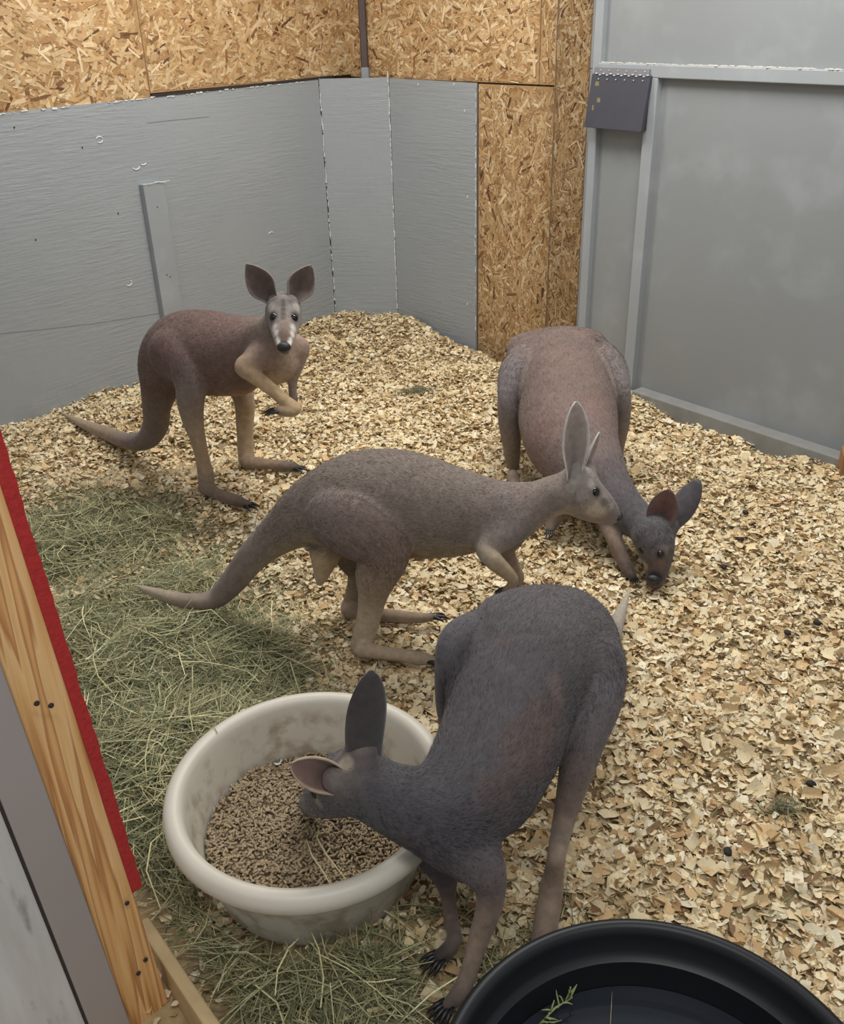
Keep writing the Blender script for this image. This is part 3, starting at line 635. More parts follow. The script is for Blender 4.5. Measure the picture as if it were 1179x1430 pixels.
class Roo:
    def __init__(self, name, label, base, seed):
        self.root = link(name, None, label=label, cat='kangaroo', group='kangaroos in the pen'); self.root.location = tuple(base); self.base = np.array(base, float)
        self.chains = []; self.paints = []; self.g = np.random.default_rng(seed)
    def chain(self, joints, col, belly=None, k=.02, flat=None):
        """joints: (px, py, distance along the pen, half width in photo px[, colour])"""
        P, R, C, B = [], [], [], []
        for j in joints:
            p = on_bed(j[0], j[1], j[2][0]) if isinstance(j[2], tuple) else on_y(j[0], j[1], j[2]); P.append(p); R.append(j[3] * depth(p) / F); c = lin(j[4]) if len(j) > 4 else lin(col); C.append(c); B.append(lin(belly) if belly is not None and len(j) < 5 else c)
        self.chains.append((spline(P, R, C, B, max(.012, min(R) * .9)), k, flat)); return P, R
    def paint(self, px, py, y, r_px, col, amt=1.): self.paints.append((px, py, r_px, lin(col), amt))
    def build(self, h=.006, seed=1):
        lo = np.min([(c[0][0] - c[0][1][:, None] * 1.3).min(0) for c in self.chains], 0) - .03; hi = np.max([(c[0][0] + c[0][1][:, None] * 1.3).max(0) for c in self.chains], 0) + .03
        dim = np.ceil((hi - lo) / h).astype(int) + 1; D = np.full(dim, .08, np.float32); ax = [lo[i] + h * np.arange(dim[i]) for i in range(3)]
        segs = []
        for (P, R, C, B), k, flat in self.chains:
            i0 = np.clip(((P - R[:, None] * 1.3).min(0) - .04 - lo) // h, 0, dim - 1).astype(int); i1 = np.clip(((P + R[:, None] * 1.3).max(0) + .04 - lo) // h + 2, 1, dim).astype(int)
            E = np.full(i1 - i0, .08, np.float32)
            for a in range(len(P) - 1):
                pa, pb, ra, rb = P[a], P[a + 1], R[a], R[a + 1]; segs.append((pa, pb, ra, rb, C[a], B[a]))
                m_ = max(ra, rb) * 1.25 + .035; j0 = np.clip((np.minimum(pa, pb) - m_ - lo) // h, i0, i1 - 1).astype(int); j1 = np.clip((np.maximum(pa, pb) + m_ - lo) // h + 2, j0 + 1, i1).astype(int)
                X_, Y_, Z_ = np.meshgrid(*[ax[i][j0[i]:j1[i]].astype(np.float32) for i in range(3)], indexing='ij'); q = np.stack([X_ - pa[0], Y_ - pa[1], Z_ - pa[2]], -1).astype(np.float32)
                ab = (pb - pa).astype(np.float32); t = np.clip(q @ ab / max(1e-9, float(ab @ ab)), 0, 1); dv = q - t[..., None] * ab
                if flat is not None:
                    fa = flat[0].astype(np.float32); lc = dv @ fa; dv = dv + (lc * (flat[1] - 1))[..., None] * fa
                d = np.sqrt((dv ** 2).sum(-1)) - (ra + (rb - ra) * t); s_ = tuple(slice(j0[i] - i0[i], j1[i] - i0[i]) for i in range(3)); E[s_] = np.minimum(E[s_], d)
            s_ = tuple(slice(i0[i], i1[i]) for i in range(3)); A = D[s_]; hh = np.clip(.5 + .5 * (A - E) / k, 0, 1); D[s_] = A * (1 - hh) + E * hh - k * hh * (1 - hh)
        V, Q = surface_net(D, lo, h)
        # relax
        e = np.vstack([Q[:, [0, 1]], Q[:, [1, 2]], Q[:, [2, 3]], Q[:, [3, 0]]]); e = np.vstack([e, e[:, ::-1]])
        dg = np.bincount(e[:, 0], minlength=len(V))[:, None]
        for it in range(3):
            s_ = np.stack([np.bincount(e[:, 0], V[e[:, 1], i], len(V)) for i in range(3)], 1) / dg; V = V * .5 + s_ * .5
        fn_ = np.cross(V[Q[:, 2]] - V[Q[:, 0]], V[Q[:, 3]] - V[Q[:, 1]]); Nv = np.zeros_like(V)
        for k_ in range(4):
            for i in range(3): Nv[:, i] += np.bincount(Q[:, k_], fn_[:, i], len(V))
        Nv /= np.linalg.norm(Nv, axis=1)[:, None] + 1e-12
        Wt = np.zeros(len(V)); Cv = np.zeros((len(V), 3)); Bv = np.zeros((len(V), 3)); Tv = np.zeros((len(V), 3)); Rv = np.zeros((len(V), 1))
        for pa, pb, ra, rb, ca, cb in segs:
            ab = pb - pa; q = V - pa; t = np.clip(q @ ab / max(1e-9, ab @ ab), 0, 1); d = np.linalg.norm(q - t[:, None] * ab, axis=1) - (ra + (rb - ra) * t)
            w_ = np.exp(-np.clip(d, -.02, .3) / .009); Wt += w_; Rv += w_[:, None] * ra; Cv += w_[:, None] * ca; Bv += w_[:, None] * cb; Tv += w_[:, None] * (ab / (np.linalg.norm(ab) + 1e-9))
        Rv /= Wt[:, None]; Cv /= Wt[:, None]; Bv /= Wt[:, None]; f_ = np.clip((-Nv[:, 2] - .15) / .6, 0, 1)[:, None]; Cv = Cv * (1 - f_) + Bv * f_
        self.V = V
        for px_, py_, r, c, amt in self.paints:
            p = V[self.sight(px_, py_)]; r = r * depth(p) / F
            a = (np.clip(1.35 - np.linalg.norm(V - p, axis=1) / r, 0, .7) / .7 * amt)[:, None]; Cv = Cv * (1 - a) + c * a
        self.V, self.Q, self.N, self.C, self.T = V, Q, Nv, Cv, Tv
        me = mesh('body', V - self.base, Q, True, col=Cv); self.body = link('body', me, FUR, self.root)
        # short coat
        g = self.g; area_ = np.linalg.norm(fn_, axis=1); cnt = int(area_.sum() / 2 * 190000); cnt = min(cnt, FURCOUNT)
        fi = g.choice(len(Q), cnt, p=area_ / area_.sum()); u, v = g.random((2, cnt, 1)); q = Q[fi]
        mixv = lambda A: (A[q[:, 0]] * (1 - u) + A[q[:, 1]] * u) * (1 - v) + (A[q[:, 3]] * (1 - u) + A[q[:, 2]] * u) * v
        p, n_, t_, c_, r_ = mixv(V), mixv(Nv), mixv(Tv), mixv(Cv), mixv(Rv); t_ -= n_ * (t_ * n_).sum(1)[:, None]; t_ /= np.linalg.norm(t_, axis=1)[:, None] + 1e-6
        clumpn = np.sin(p @ np.array([61, 37, 53.]) + 2 * np.sin(p @ np.array([-43, 71, 29.])))[:, None] * .12
        d = t_ + n_ * (.20 + .10 * g.random((cnt, 1))) + g.normal(0, .11, (cnt, 3)) + np.cross(n_, t_) * clumpn; d /= np.linalg.norm(d, axis=1)[:, None]
        Lh = g.uniform(.007, .015, (cnt, 1)) * self.furlen * np.clip(r_ / .075, .38, 1); s_ = np.cross(d, n_); s_ /= np.linalg.norm(s_, axis=1)[:, None] + 1e-6; wd = g.uniform(.0005, .0009, (cnt, 1)); b0 = p - n_ * .001
        T = np.stack([b0 - s_ * wd, b0 + s_ * wd, b0 + d * Lh], 1).reshape(-1, 3)
        mot = 1 + .10 * np.sin(p @ np.array([31, -27, 45.]) + 2.5 * np.sin(p @ np.array([-23, 33, 19.])))[:, None]; cc = c_ * mot * g.uniform(.74, 1.30, (cnt, 1)); cc = np.repeat(cc, 3, 0)
        me = mesh('fur', T - self.base, np.arange(cnt * 3).reshape(-1, 3), False, col=np.clip(cc, 0, 1))
        try: me.normals_split_custom_set_from_vertices([tuple(x) for x in np.repeat(nrm_rows(n_ + g.normal(0, .30, (cnt, 3)) + t_ * .15), 3, 0)])
        except Exception as ex: print('normals', ex)
        link('fur', me, FURH, self.body, kind='stuff')
    furlen = 1.
    def snap(self, p, along=None):
        p = np.asarray(p, float); return int(np.argmin(((self.V - p) ** 2).sum(1)))
    def sight(self, px, py):
        r = ray(px, py); q = self.V - CAM; t = q @ r; d = np.linalg.norm(q - t[:, None] * r, axis=1); ok = d < .006
        if not ok.any(): return int(np.argmin(d))
        i = np.where(ok)[0]; return int(i[np.argmin(t[i])])
    def eye(self, i, r=.011):
        p = self.V[i] - self.N[i] * r * .45 - self.base
        v, f = lathe([(.0001, -1)] + [(math.cos(a), math.sin(a)) for a in np.linspace(-1.4, 1.4, 11)] + [(.0001, 1)], 20)
        o = link('eye', mesh('eye', np.array(v) * r, f, True), EYE, self.root, label='dark glossy eye'); o.location = tuple(p)
    def nose(self, p, d, r):
        v, f = lathe([(.0001, -1)] + [(math.cos(a), math.sin(a)) for a in np.linspace(-1.3, 1.3, 9)] + [(.0001, 1)], 18); d = nrm(d); s = nrm(np.cross(d, (0, 0, 1.)) if abs(d[2]) < .95 else np.array([1., 0, 0])); u = np.cross(s, d)
        v = np.array(v) * r; v = np.outer(v[:, 0], s) * 1.15 + np.outer(v[:, 1], u) * .85 + np.outer(v[:, 2], d) * .75
        link('nose', mesh('nose', v + p - self.base, f, True), NOSE, self.root, label='dark leathery nose tip')
    def claws(self, p, d, n, length, spread, rad, curl=.35, dark=True):
        d = nrm(d); s = nrm(np.cross(d, (0, 0, 1.))); p = np.asarray(p, float)
        for i in range(n):
            k = (i - (n - 1) / 2) / max(1, (n - 1) / 2) if n > 1 else 0; dd = nrm(d + s * k * .35); Lc_ = length * (1.15 - .35 * abs(k)); b = p + s * k * spread
            pts = [b - dd * Lc_ * .35, b + dd * Lc_ * .3 + up(rad * .4), b + dd * Lc_ * .7, b + dd * Lc_ - up(curl * Lc_ * .5)]
            v, f = tube(pts, [rad, rad * .95, rad * .6, rad * .12], 7); link('claw', mesh('claw', v - self.base, f, True), CLAW, self.root)
    def ear(self, base, tip, width, facing, outer, inner, cup=.75, roll=.5, edge=None, tp=(2.2, .72)):
        base = np.asarray(base, float); tip = np.asarray(tip, float); Lg = np.linalg.norm(tip - base); d = (tip - base) / Lg; fc = np.asarray(facing, float); fc = nrm(fc - d * fc.dot(d)); s = np.cross(d, fc)
        nu, nv = 15, 11; V, C = [], []
        for lay in (0, 1):
            for i in range(nu):
                u = i / (nu - 1); q_ = min(1., u / .48); w_ = width / 2 * max(.04, (roll + (1 - roll) * q_ * q_ * (3 - 2 * q_)) if u < .48 else (1 - ((u - .48) / .525) ** tp[0]) ** tp[1])
                cu = cup * (1.9 - 1.5 * u) if u < .9 else cup * .5
                for j in range(nv):
                    a = (j / (nv - 1) - .5) * 2; th = a * cu * 1.25; rr = w_ / max(.2, math.sin(min(1.5, cu * 1.25)) if cu * 1.25 < 1.57 else 1.)
                    p = base + d * Lg * (u - .08) + s * rr * math.sin(th) - fc * rr * (math.cos(th) - math.cos(cu * 1.25)) * .9 - fc * (.10 * Lg * u * u)
                    if lay: p = p - (nrm(-s * math.sin(th) + fc * math.cos(th))) * .004
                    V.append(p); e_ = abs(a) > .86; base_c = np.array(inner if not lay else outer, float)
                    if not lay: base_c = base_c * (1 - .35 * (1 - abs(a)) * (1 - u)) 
                    if lay: base_c = base_c * (1.0 if edge is None else 1) 
                    if edge is not None and (e_ or (lay and u < .22)): base_c = np.array(edge, float)
                    C.append(lin(np.clip(base_c, 0, 255)))
        f = []; M = nu * nv
        for i in range(nu - 1):
            for j in range(nv - 1):
                q = (i * nv + j, i * nv + j + 1, (i + 1) * nv + j + 1, (i + 1) * nv + j); f.append(q); f.append(tuple(x + M for x in q[::-1]))
            f.append((i * nv, (i + 1) * nv, (i + 1) * nv + M, i * nv + M)); f.append((i * nv + nv - 1, i * nv + nv - 1 + M, (i + 1) * nv + nv - 1 + M, (i + 1) * nv + nv - 1))
        for j in range(nv - 1): f.append((j, j + M, j + 1 + M, j + 1)); k_ = (nu - 1) * nv + j; f.append((k_, k_ + 1, k_ + 1 + M, k_ + M))
        link('ear', mesh('ear', np.array(V) - self.base, f, True, col=np.array(C)), FUR, self.root)
def nrm_rows(a): return a / (np.linalg.norm(a, axis=1)[:, None] + 1e-9)
FURH = attr_mat('kangaroo_hair', .8, .15, 40)
PX = lambda n, p: n * depth(p) / F
DK = (38, 34, 34)
# ---- rear left: side on, face turned to the viewer
k = Roo('kangaroo', 'reddish brown kangaroo by the grey wall looking at the viewer, forearms crossed', on_z(300, 665), 1)
BK, BL = (104, 84, 78), (172, 148, 120)
k.chain([(384, 462, 2.93, 20, (120, 108, 100)), (368, 476, 2.96, 32, (116, 100, 92)), (350, 486, 3.0, 43, (114, 92, 84)), (318, 493, 3.05, 53, BK), (284, 489, 3.09, 55, BK), (254, 490, 3.12, 51, BK), (232, 508, 3.14, 38, BK), (224, 538, 3.16, 27, (112, 94, 86)), (219, 566, 3.20, 20, (116, 100, 92)), (217, 595, 3.27, 17.5, (112, 98, 92)), (203, 614, 3.36, 14.5, (108, 95, 90)), (178, 616, 3.44, 11.5, (122, 106, 96)), (146, 604, 3.58, 9.5, (150, 130, 108)), (112, 590, 3.72, 6, (168, 148, 122)), (86, 577, 3.84, 2, (150, 136, 118))], BK, BL, .03)
k.chain([(378, 488, 2.93, 26, (148, 128, 112)), (392, 505, 2.94, 25, (176, 154, 128)), (376, 517, 2.97, 24, (172, 148, 120))], BL, BL, .03)
k.chain([(330, 512, 3.04, 40), (290, 514, 3.08, 38)], (140, 108, 90), (176, 136, 106), .03)
lat1 = nrm([.35, .94, 0])
k.chain([(242, 495, 3.03, 36, (106, 84, 78)), (258, 512, 2.99, 29, (112, 96, 92)), (266, 535, 2.97, 23.5, (128, 116, 112)), (266, 562, 2.98, 20, (132, 116, 104)), (270, 590, 2.99, 15.5, (152, 132, 112)), (277, 615, 3.0, 11.8, (164, 142, 116)), (283, 642, 3.02, 10.5, (168, 146, 120)), (288, 664, 3.02, 12.5, (140, 120, 100)), (288, 680, 3.01, 11, (128, 112, 98))], BK, None, .011, (lat1, 1.25))
k.chain([(287, 681, (.034,), 9.5), (309, 692, (.03,), 8, (120, 102, 88)), (330, 699, (.03,), 8.5, (104, 88, 78)), (346, 705, (.026,), 6.5, DK)], (130, 112, 96), None, .012)
k.chain([(300, 505, 3.18, 28, BK), (330, 535, 3.22, 19, (130, 108, 92)), (341, 560, 3.22, 15.5), (342, 592, 3.23, 13), (343, 625, 3.23, 12), (344, 643, 3.22, 12)], (172, 149, 120), None, .012, (lat1, 1.25))
k.chain([(344, 645, (.034,), 9.5), (373, 648, (.028,), 7.5), (398, 651, (.028,), 8, (110, 96, 86)), (414, 653, (.024,), 6, DK)], (136, 116, 96), None, .012)
k.chain([(370, 494, 2.90, 22, (132, 112, 102)), (352, 506, 2.86, 17, (138, 116, 102)), (341, 513, 2.84, 13.5, (166, 140, 110)), (354, 524, 2.83, 11.5, (176, 150, 118)), (377, 542, 2.82, 9.5), (398, 560, 2.81, 9.2), (412, 571, 2.80, 9.5), (402, 575, 2.79, 8, (150, 130, 108)), (388, 573, 2.79, 6.5, DK)], (178, 152, 118), None, .012)
k.chain([(398, 490, 2.96, 22, (150, 130, 114)), (416, 486, 2.97, 17, (140, 118, 106)), (412, 508, 2.96, 13, (140, 120, 106)), (409, 530, 2.95, 7.5), (409, 550, 2.94, 6), (411, 560, 2.93, 5.5, DK), (407, 566, 2.92, 4.5, DK)], (128, 110, 98), None, .012)
# head
k.chain([(384, 466, 2.93, 24, (126, 112, 104)), (392, 450, 2.93, 24, (122, 112, 106))], (122, 112, 106), None, .02)
k.chain([(396, 428, 2.90, 21), (396, 436, 2.885, 25.5), (396.5, 447, 2.86, 23.5, (124, 114, 108)), (397, 460, 2.82, 18.5, (122, 106, 96)), (397, 471, 2.785, 15, (108, 92, 82)), (397, 481, 2.76, 12.2, (100, 86, 78)), (397, 486, 2.75, 9.5, DK)], (116, 108, 104), (170, 160, 146), .012)
k.chain([(397, 458, 2.83, 16, (190, 182, 172)), (397, 478, 2.785, 12, (196, 188, 176)), (397, 489, 2.765, 8, (176, 168, 158))], (190, 182, 172), None, .01)
k.furlen = .8
for s in (-1, 1):
    k.paint(396 + s * 13, 431, 0, 9, (142, 136, 130), .8)
    k.paint(396 + s * 20, 427, 0, 7, (172, 166, 158), .8)
    k.paint(396.5 + s * 17.5, 441, 0, 7.5, (58, 50, 48), .85)
    k.paint(396.5 + s * 17, 450, 0, 5, (104, 96, 92), .7)
    k.paint(396.5 + s * 16, 457, 0, 6, (196, 190, 182), .9)
    k.paint(396.5 + s * 14, 465, 0, 5, (206, 200, 190), .9)
    k.paint(396.5 + s * 11, 473, 0, 4.5, (212, 206, 196), .9)
    k.paint(397 + s * 8, 468, 0, 3.2, (78, 66, 60), .6)
k.chain([(386, 424, 2.91, 10), (380, 415, 2.92, 6)], (122, 112, 106), None, .02); k.chain([(406, 424, 2.91, 10), (411, 415, 2.92, 6)], (122, 112, 106), None, .02)
k.paint(397, 452, 0, 7, (118, 102, 92), .7); k.paint(397, 462, 0, 7, (104, 84, 72), .85); k.paint(397, 471, 0, 7, (98, 80, 70), .85)
for yy in (418, 424, 430, 436, 442): k.paint(396.3, yy, 0, 3.6, (78, 70, 66), .75)
for s in (-1, 1): k.paint(397 + s * 10, 480, 0, 3.6, (230, 226, 218), 1.); k.paint(397 + s * 9, 487, 0, 3., (222, 216, 206), .9)
k.paint(397, 484, 0, 7.5, (28, 26, 26), 1.)
k.build(.0055)
for px in (378.5, 413): k.eye(k.sight(px, 441), .0145)
k.nose(k.V[k.sight(396.8, 484)], nrm([0, -1, -.15]), .019)
ft = lambda a, b: nrm(b - a)
k.claws(on_bed(347, 706, .026), ft(on_z(309, 697), on_z(350, 712)), 3, .045, .012, .007); k.claws(on_bed(414, 654, .024), ft(on_z(373, 655), on_z(418, 660)), 3, .045, .010, .006)
k.claws(on_y(388, 574, 2.79), (-1, -.1, .02), 5, .046, .011, .0062); k.claws(on_y(409, 564, 2.92), (-.2, -.6, -.5), 4, .030, .009, .0045)
cp = np.array([0, -1, .1])
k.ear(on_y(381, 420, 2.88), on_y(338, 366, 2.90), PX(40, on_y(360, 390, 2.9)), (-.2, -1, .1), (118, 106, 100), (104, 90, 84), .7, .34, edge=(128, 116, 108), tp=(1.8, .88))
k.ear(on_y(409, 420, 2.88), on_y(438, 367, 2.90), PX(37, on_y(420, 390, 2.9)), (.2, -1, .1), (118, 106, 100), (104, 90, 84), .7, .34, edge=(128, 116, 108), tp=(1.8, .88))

# ---- middle: side on, facing right
k = Roo('kangaroo', 'kangaroo in the middle seen side on facing right, tail resting on hay', on_z(500, 905), 2)
BK, BL = (124, 112, 103), (170, 152, 128)
k.chain([(806, 684, 2.10, 22), (780, 690, 2.10, 28), (752, 700, 2.10, 29), (728, 707, 2.10, 34), (702, 714, 2.10, 42, (124, 112, 107)), (668, 714, 2.11, 50), (630, 712, 2.12, 60), (590, 705, 2.13, 68), (548, 699, 2.14, 72), (506, 700, 2.15, 70), (468, 706, 2.16, 59), (432, 718, 2.18, 45), (405, 734, 2.20, 34), (378, 755, 2.22, 26), (350, 781, 2.23, 21.5), (324, 814, 2.24, 18, (124, 110, 102)), (300, 836, 2.24, 14.5, (126, 112, 102)), (270, 840, 2.22, 11.5, (136, 122, 108)), (236, 834, 2.22, 9.5, (150, 136, 118)), (208, 825, 2.22, 6.5, (164, 150, 130)), (188, 817, 2.22, 2.2, (164, 150, 130))], BK, BL, .03)
k.chain([(640, 730, 2.11, 44), (590, 734, 2.13, 46), (540, 732, 2.14, 44)], (128, 112, 100), (176, 156, 126), .03)
k.chain([(705, 728, 2.09, 34, (128, 116, 108)), (735, 716, 2.09, 26, (140, 126, 114))], BK, (170, 152, 130), .03)
lat2 = nrm([.12, .99, 0])
k.chain([(470, 724, 2.06, 44, (122, 108, 102)), (500, 735, 2.04, 52, (126, 110, 102)), (528, 752, 2.03, 44, (128, 112, 104)), (536, 776, 2.03, 36, (132, 116, 104)), (526, 804, 2.04, 30, (150, 133, 114)), (521, 830, 2.05, 21.5, (170, 152, 128)), (516, 858, 2.06, 17.5, (178, 160, 136)), (509, 886, 2.06, 16.5, (176, 158, 134)), (505, 902, 2.06, 16.5, (156, 138, 118))], BK, None, .012, (lat2, 1.45))
k.chain([(538, 738, 2.03, 34, (130, 112, 100)), (556, 752, 2.02, 22, (128, 112, 104)), (548, 768, 2.03, 24, (130, 114, 104))], BK, None, .012, (lat2, 1.45))
k.chain([(504, 907, (.03,), 11), (530, 911, (.028,), 10), (560, 915, (.026,), 9.5), (585, 919, (.026,), 10), (603, 922, (.024,), 7.5, (112, 98, 88))], (166, 147, 124), None, .012)
k.chain([(500, 760, 2.22, 40, BK), (508, 795, 2.23, 24, (138, 122, 106)), (496, 828, 2.24, 13.5, (146, 128, 108)), (487, 850, 2.24, 12, (136, 118, 100))], BK, None, .02)
k.chain([(487, 853, (.03,), 10.5), (520, 858, (.026,), 10), (560, 861, (.026,), 9), (590, 863, (.024,), 7.5), (608, 861, (.022,), 5, DK)], (142, 124, 104), None, .012)
k.chain([(456, 765, 2.13, 24), (452, 788, 2.13, 16), (449, 803, 2.13, 11), (447, 813, 2.13, 6)], (178, 156, 126), None, .015)
k.chain([(716, 728, 2.06, 26, (118, 109, 105)), (698, 750, 2.02, 22, (124, 114, 108)), (679, 766, 2.0, 15, (150, 136, 122)), (688, 781, 1.97, 13.5, (160, 142, 118)), (703, 795, 1.97, 11.5), (716, 808, 1.97, 8.5), (716, 817, 1.97, 7, (110, 94, 84)), (706, 824, 1.97, 6, DK)], (164, 144, 116), None, .03)
k.chain([(715, 738, 2.16, 24, (120, 110, 104)), (708, 768, 2.17, 12, (130, 114, 98)), (718, 789, 2.17, 8.5), (727, 807, 2.17, 6.5), (722, 816, 2.17, 5.5, DK)], (150, 132, 108), None, .012)
k.chain([(803, 676, 2.10, 25), (808, 684, 2.10, 30), (820, 692, 2.10, 26.5, (138, 128, 120)), (836, 704, 2.09, 21.5, (122, 112, 106)), (849, 714, 2.09, 16, (116, 104, 98)), (858, 721, 2.09, 9, (74, 66, 64))], (128, 118, 112), (160, 146, 130), .015)
k.chain([(804, 700, 2.10, 21, (136, 124, 114)), (828, 715, 2.10, 15, (150, 138, 124)), (850, 725, 2.09, 9, (118, 106, 98))], BK, (168, 154, 136), .012)
k.furlen = .95
k.chain([(806, 668, 2.09, 16), (805, 652, 2.085, 12)], (140, 132, 126), None, .02); k.chain([(818, 664, 2.13, 14), (824, 650, 2.15, 8)], (140, 132, 126), None, .02)
k.paint(834, 714, 0, 15, (182, 166, 144), .7); k.paint(818, 690, 0, 10, (150, 140, 132), .6); k.paint(846, 703, 0, 6, (84, 72, 66), .7); k.paint(857, 709, 0, 5, (176, 168, 160), .4)
k.paint(836, 688, 0, 8, (70, 62, 58), .75); k.paint(828, 676, 0, 7, (180, 172, 164), .6); k.paint(806, 668, 0, 11, (164, 158, 150), .5); k.paint(798, 682, 0, 9, (172, 164, 154), .4)
k.paint(437, 765, 0, 9, (84, 70, 64), .55); k.paint(452, 770, 0, 9, (152, 138, 124), .4); k.paint(462, 760, 0, 7, (92, 78, 70), .45); k.paint(425, 762, 0, 8, (96, 82, 74), .3)
k.paint(470, 820, 0, 1, (150, 126, 112), .0)
k.build(.0055)
i = k.sight(836, 687); k.eye(i, .0125); q = k.V[i].copy(); q[1] = 2 * 2.10 - q[1]; k.eye(k.snap(q), .0125)
k.nose(k.V[k.snap(on_y(862, 720, 2.09))] - np.array([.004, 0, 0]), (1, -.1, -.5), .015)
k.claws(on_bed(602, 922, .024), (1, -.15, -.1), 3, .045, .010, .007); k.claws(on_bed(607, 861, .022), (1, -.1, -.05), 3, .040, .008, .006)
k.claws(on_y(704, 825, 1.97), (-.75, -.3, -.4), 5, .032, .010, .004); k.claws(on_y(720, 817, 2.17), (-.6, -.3, -.5), 5, .028, .009, .004)
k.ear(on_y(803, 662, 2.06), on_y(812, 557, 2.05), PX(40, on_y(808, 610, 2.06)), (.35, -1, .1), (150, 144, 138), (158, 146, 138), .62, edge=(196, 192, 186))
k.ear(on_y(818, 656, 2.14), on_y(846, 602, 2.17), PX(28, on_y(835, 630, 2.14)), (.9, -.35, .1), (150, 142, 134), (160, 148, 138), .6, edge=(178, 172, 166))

# ---- rear right: end on, grazing
k = Roo('kangaroo', 'reddish kangaroo at rear right with wide rump, grazing with head lowered', on_z(790, 665), 3)
BK, BL = (114, 98, 90), (150, 132, 116)
k.chain([(900, 735, 2.47, 25, (84, 80, 82)), (876, 714, 2.53, 28, (88, 83, 85)), (848, 686, 2.62, 36, (95, 88, 88)), (822, 655, 2.72, 50, (116, 102, 98)), (803, 620, 2.84, 60, (124, 104, 98)), (795, 580, 2.98, 66), (790, 545, 3.10, 63), (784, 520, 3.19, 54), (775, 505, 3.28, 36, (116, 98, 92)), (768, 505, 3.36, 26, (120, 100, 92)), (752, 545, 3.46, 20, (120, 100, 92)), (738, 580, 3.50, 17), (728, 605, 3.56, 14, (120, 106, 96)), (722, 600, 3.75, 10, (130, 114, 100)), (716, 586, 3.98, 3)], BK, BL, .035)
k.chain([(733, 490, 3.26, 25), (765, 484, 3.26, 25), (798, 482, 3.25, 25), (822, 485, 3.22, 25)], (116, 99, 93), None, .05)
k.chain([(792, 610, 2.88, 58), (785, 590, 2.98, 58)], BK, (150, 112, 92), .03)
for s, X in ((0, [(742, 515, 3.22, 38, (124, 108, 102)), (722, 526, 3.14, 26, (116, 109, 109)), (711, 555, 3.08, 16.5, (120, 113, 113)), (712, 590, 3.08, 16, (124, 114, 110)), (715, 625, 3.12, 12.5, (134, 120, 108)), (716, 650, 3.15, 9.5, (140, 124, 108)), (716, 662, 3.15, 9.5, (132, 116, 102))]),
             (1, [(828, 508, 3.20, 36, (124, 108, 102)), (852, 520, 3.12, 25, (118, 110, 108)), (866, 548, 3.04, 15.5, (120, 112, 109)), (867, 585, 3.04, 13.5, (132, 120, 114)), (862, 620, 3.10, 11, (140, 124, 112)), (860, 648, 3.13, 9.5, (142, 126, 110)), (860, 662, 3.12, 9.5, (132, 116, 102))])):
    k.chain(X, BK, None, .008)
k.chain([(716, 664, (.05,), 8.5), (722, 684, (.03,), 8), (730, 704, (.03,), 8), (736, 718, (.03,), 6.5, DK)], (130, 112, 98), None, .012)
k.chain([(860, 663, (.05,), 8.5), (862, 683, (.03,), 8), (864, 700, (.03,), 8), (866, 716, (.03,), 6.5, DK)], (130, 112, 98), None, .012)
k.chain([(838, 700, 2.62, 22, (104, 94, 90)), (848, 725, 2.56, 15, (118, 102, 92)), (858, 752, 2.48, 11.5, (130, 112, 96)), (868, 778, 2.44, 10, (122, 106, 94)), (878, 797, 2.41, 9, (84, 72, 68)), (883, 804, 2.39, 6.5, DK)], (126, 108, 94), None, .014)
k.chain([(800, 690, 2.66, 24, (104, 94, 90)), (782, 712, 2.66, 14, (118, 102, 92)), (772, 730, 2.64, 9.5, (118, 102, 92)), (768, 740, 2.62, 7, DK)], (126, 108, 94), None, .014)
k.chain([(909, 738, 2.45, 26), (912, 748, 2.42, 29), (917, 766, 2.39, 25, (94, 86, 84)), (918, 784, 2.37, 19.5, (100, 86, 78)), (917, 800, 2.355, 15.5, (78, 66, 62)), (915, 810, 2.345, 12.5, (52, 46, 46))], (88, 84, 86), (110, 100, 92), .014)
k.furlen = 1.1
k.chain([(916, 746, 2.42, 16), (919, 735, 2.43, 11)], (92, 86, 86), None, .02); k.chain([(928, 742, 2.43, 16), (944, 726, 2.445, 11)], (88, 84, 86), None, .014)
k.paint(898, 790, 0, 7, (170, 152, 132), .7); k.paint(932, 768, 0, 7, (134, 122, 114), .5); k.paint(915, 808, 0, 9, DK, .9); k.paint(924, 789, 0, 8, (112, 88, 76), .6); k.paint(923, 775, 0, 6.5, (52, 46, 46), .7)
k.paint(755, 600, 0, 30, (132, 106, 94), .3); k.paint(835, 565, 0, 22, (132, 106, 94), .3); k.paint(790, 500, 0, 40, (122, 100, 92), .3)
k.build(.0055)
i = k.sight(923, 775); k.eye(i, .0115); k.eye(k.sight(893, 769), .011)
k.nose(k.V[k.sight(914, 812)] + np.array([0, .003, 0]), (-.1, -.6, -.8), .020)
k.claws(on_y(883, 806, 2.39), (.3, -.8, -.3), 5, .026, .009, .004); k.claws(on_y(768, 742, 2.61), (-.2, -.9, -.2), 5, .028, .010, .0042)
k.claws(on_z(736, 721, .03), (.2, -1, -.1), 3, .04, .010, .006); k.claws(on_z(866, 719, .03), (.1, -1, -.1), 3, .04, .010, .006)
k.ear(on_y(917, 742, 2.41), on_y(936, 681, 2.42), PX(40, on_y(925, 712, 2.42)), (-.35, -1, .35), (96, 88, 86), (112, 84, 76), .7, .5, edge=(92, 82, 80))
k.ear(on_y(934, 738, 2.44), on_y(984, 664, 2.47), PX(34, on_y(955, 700, 2.44)), (.55, .75, -.15), (88, 84, 88), (112, 90, 84), .6, edge=(80, 76, 78))

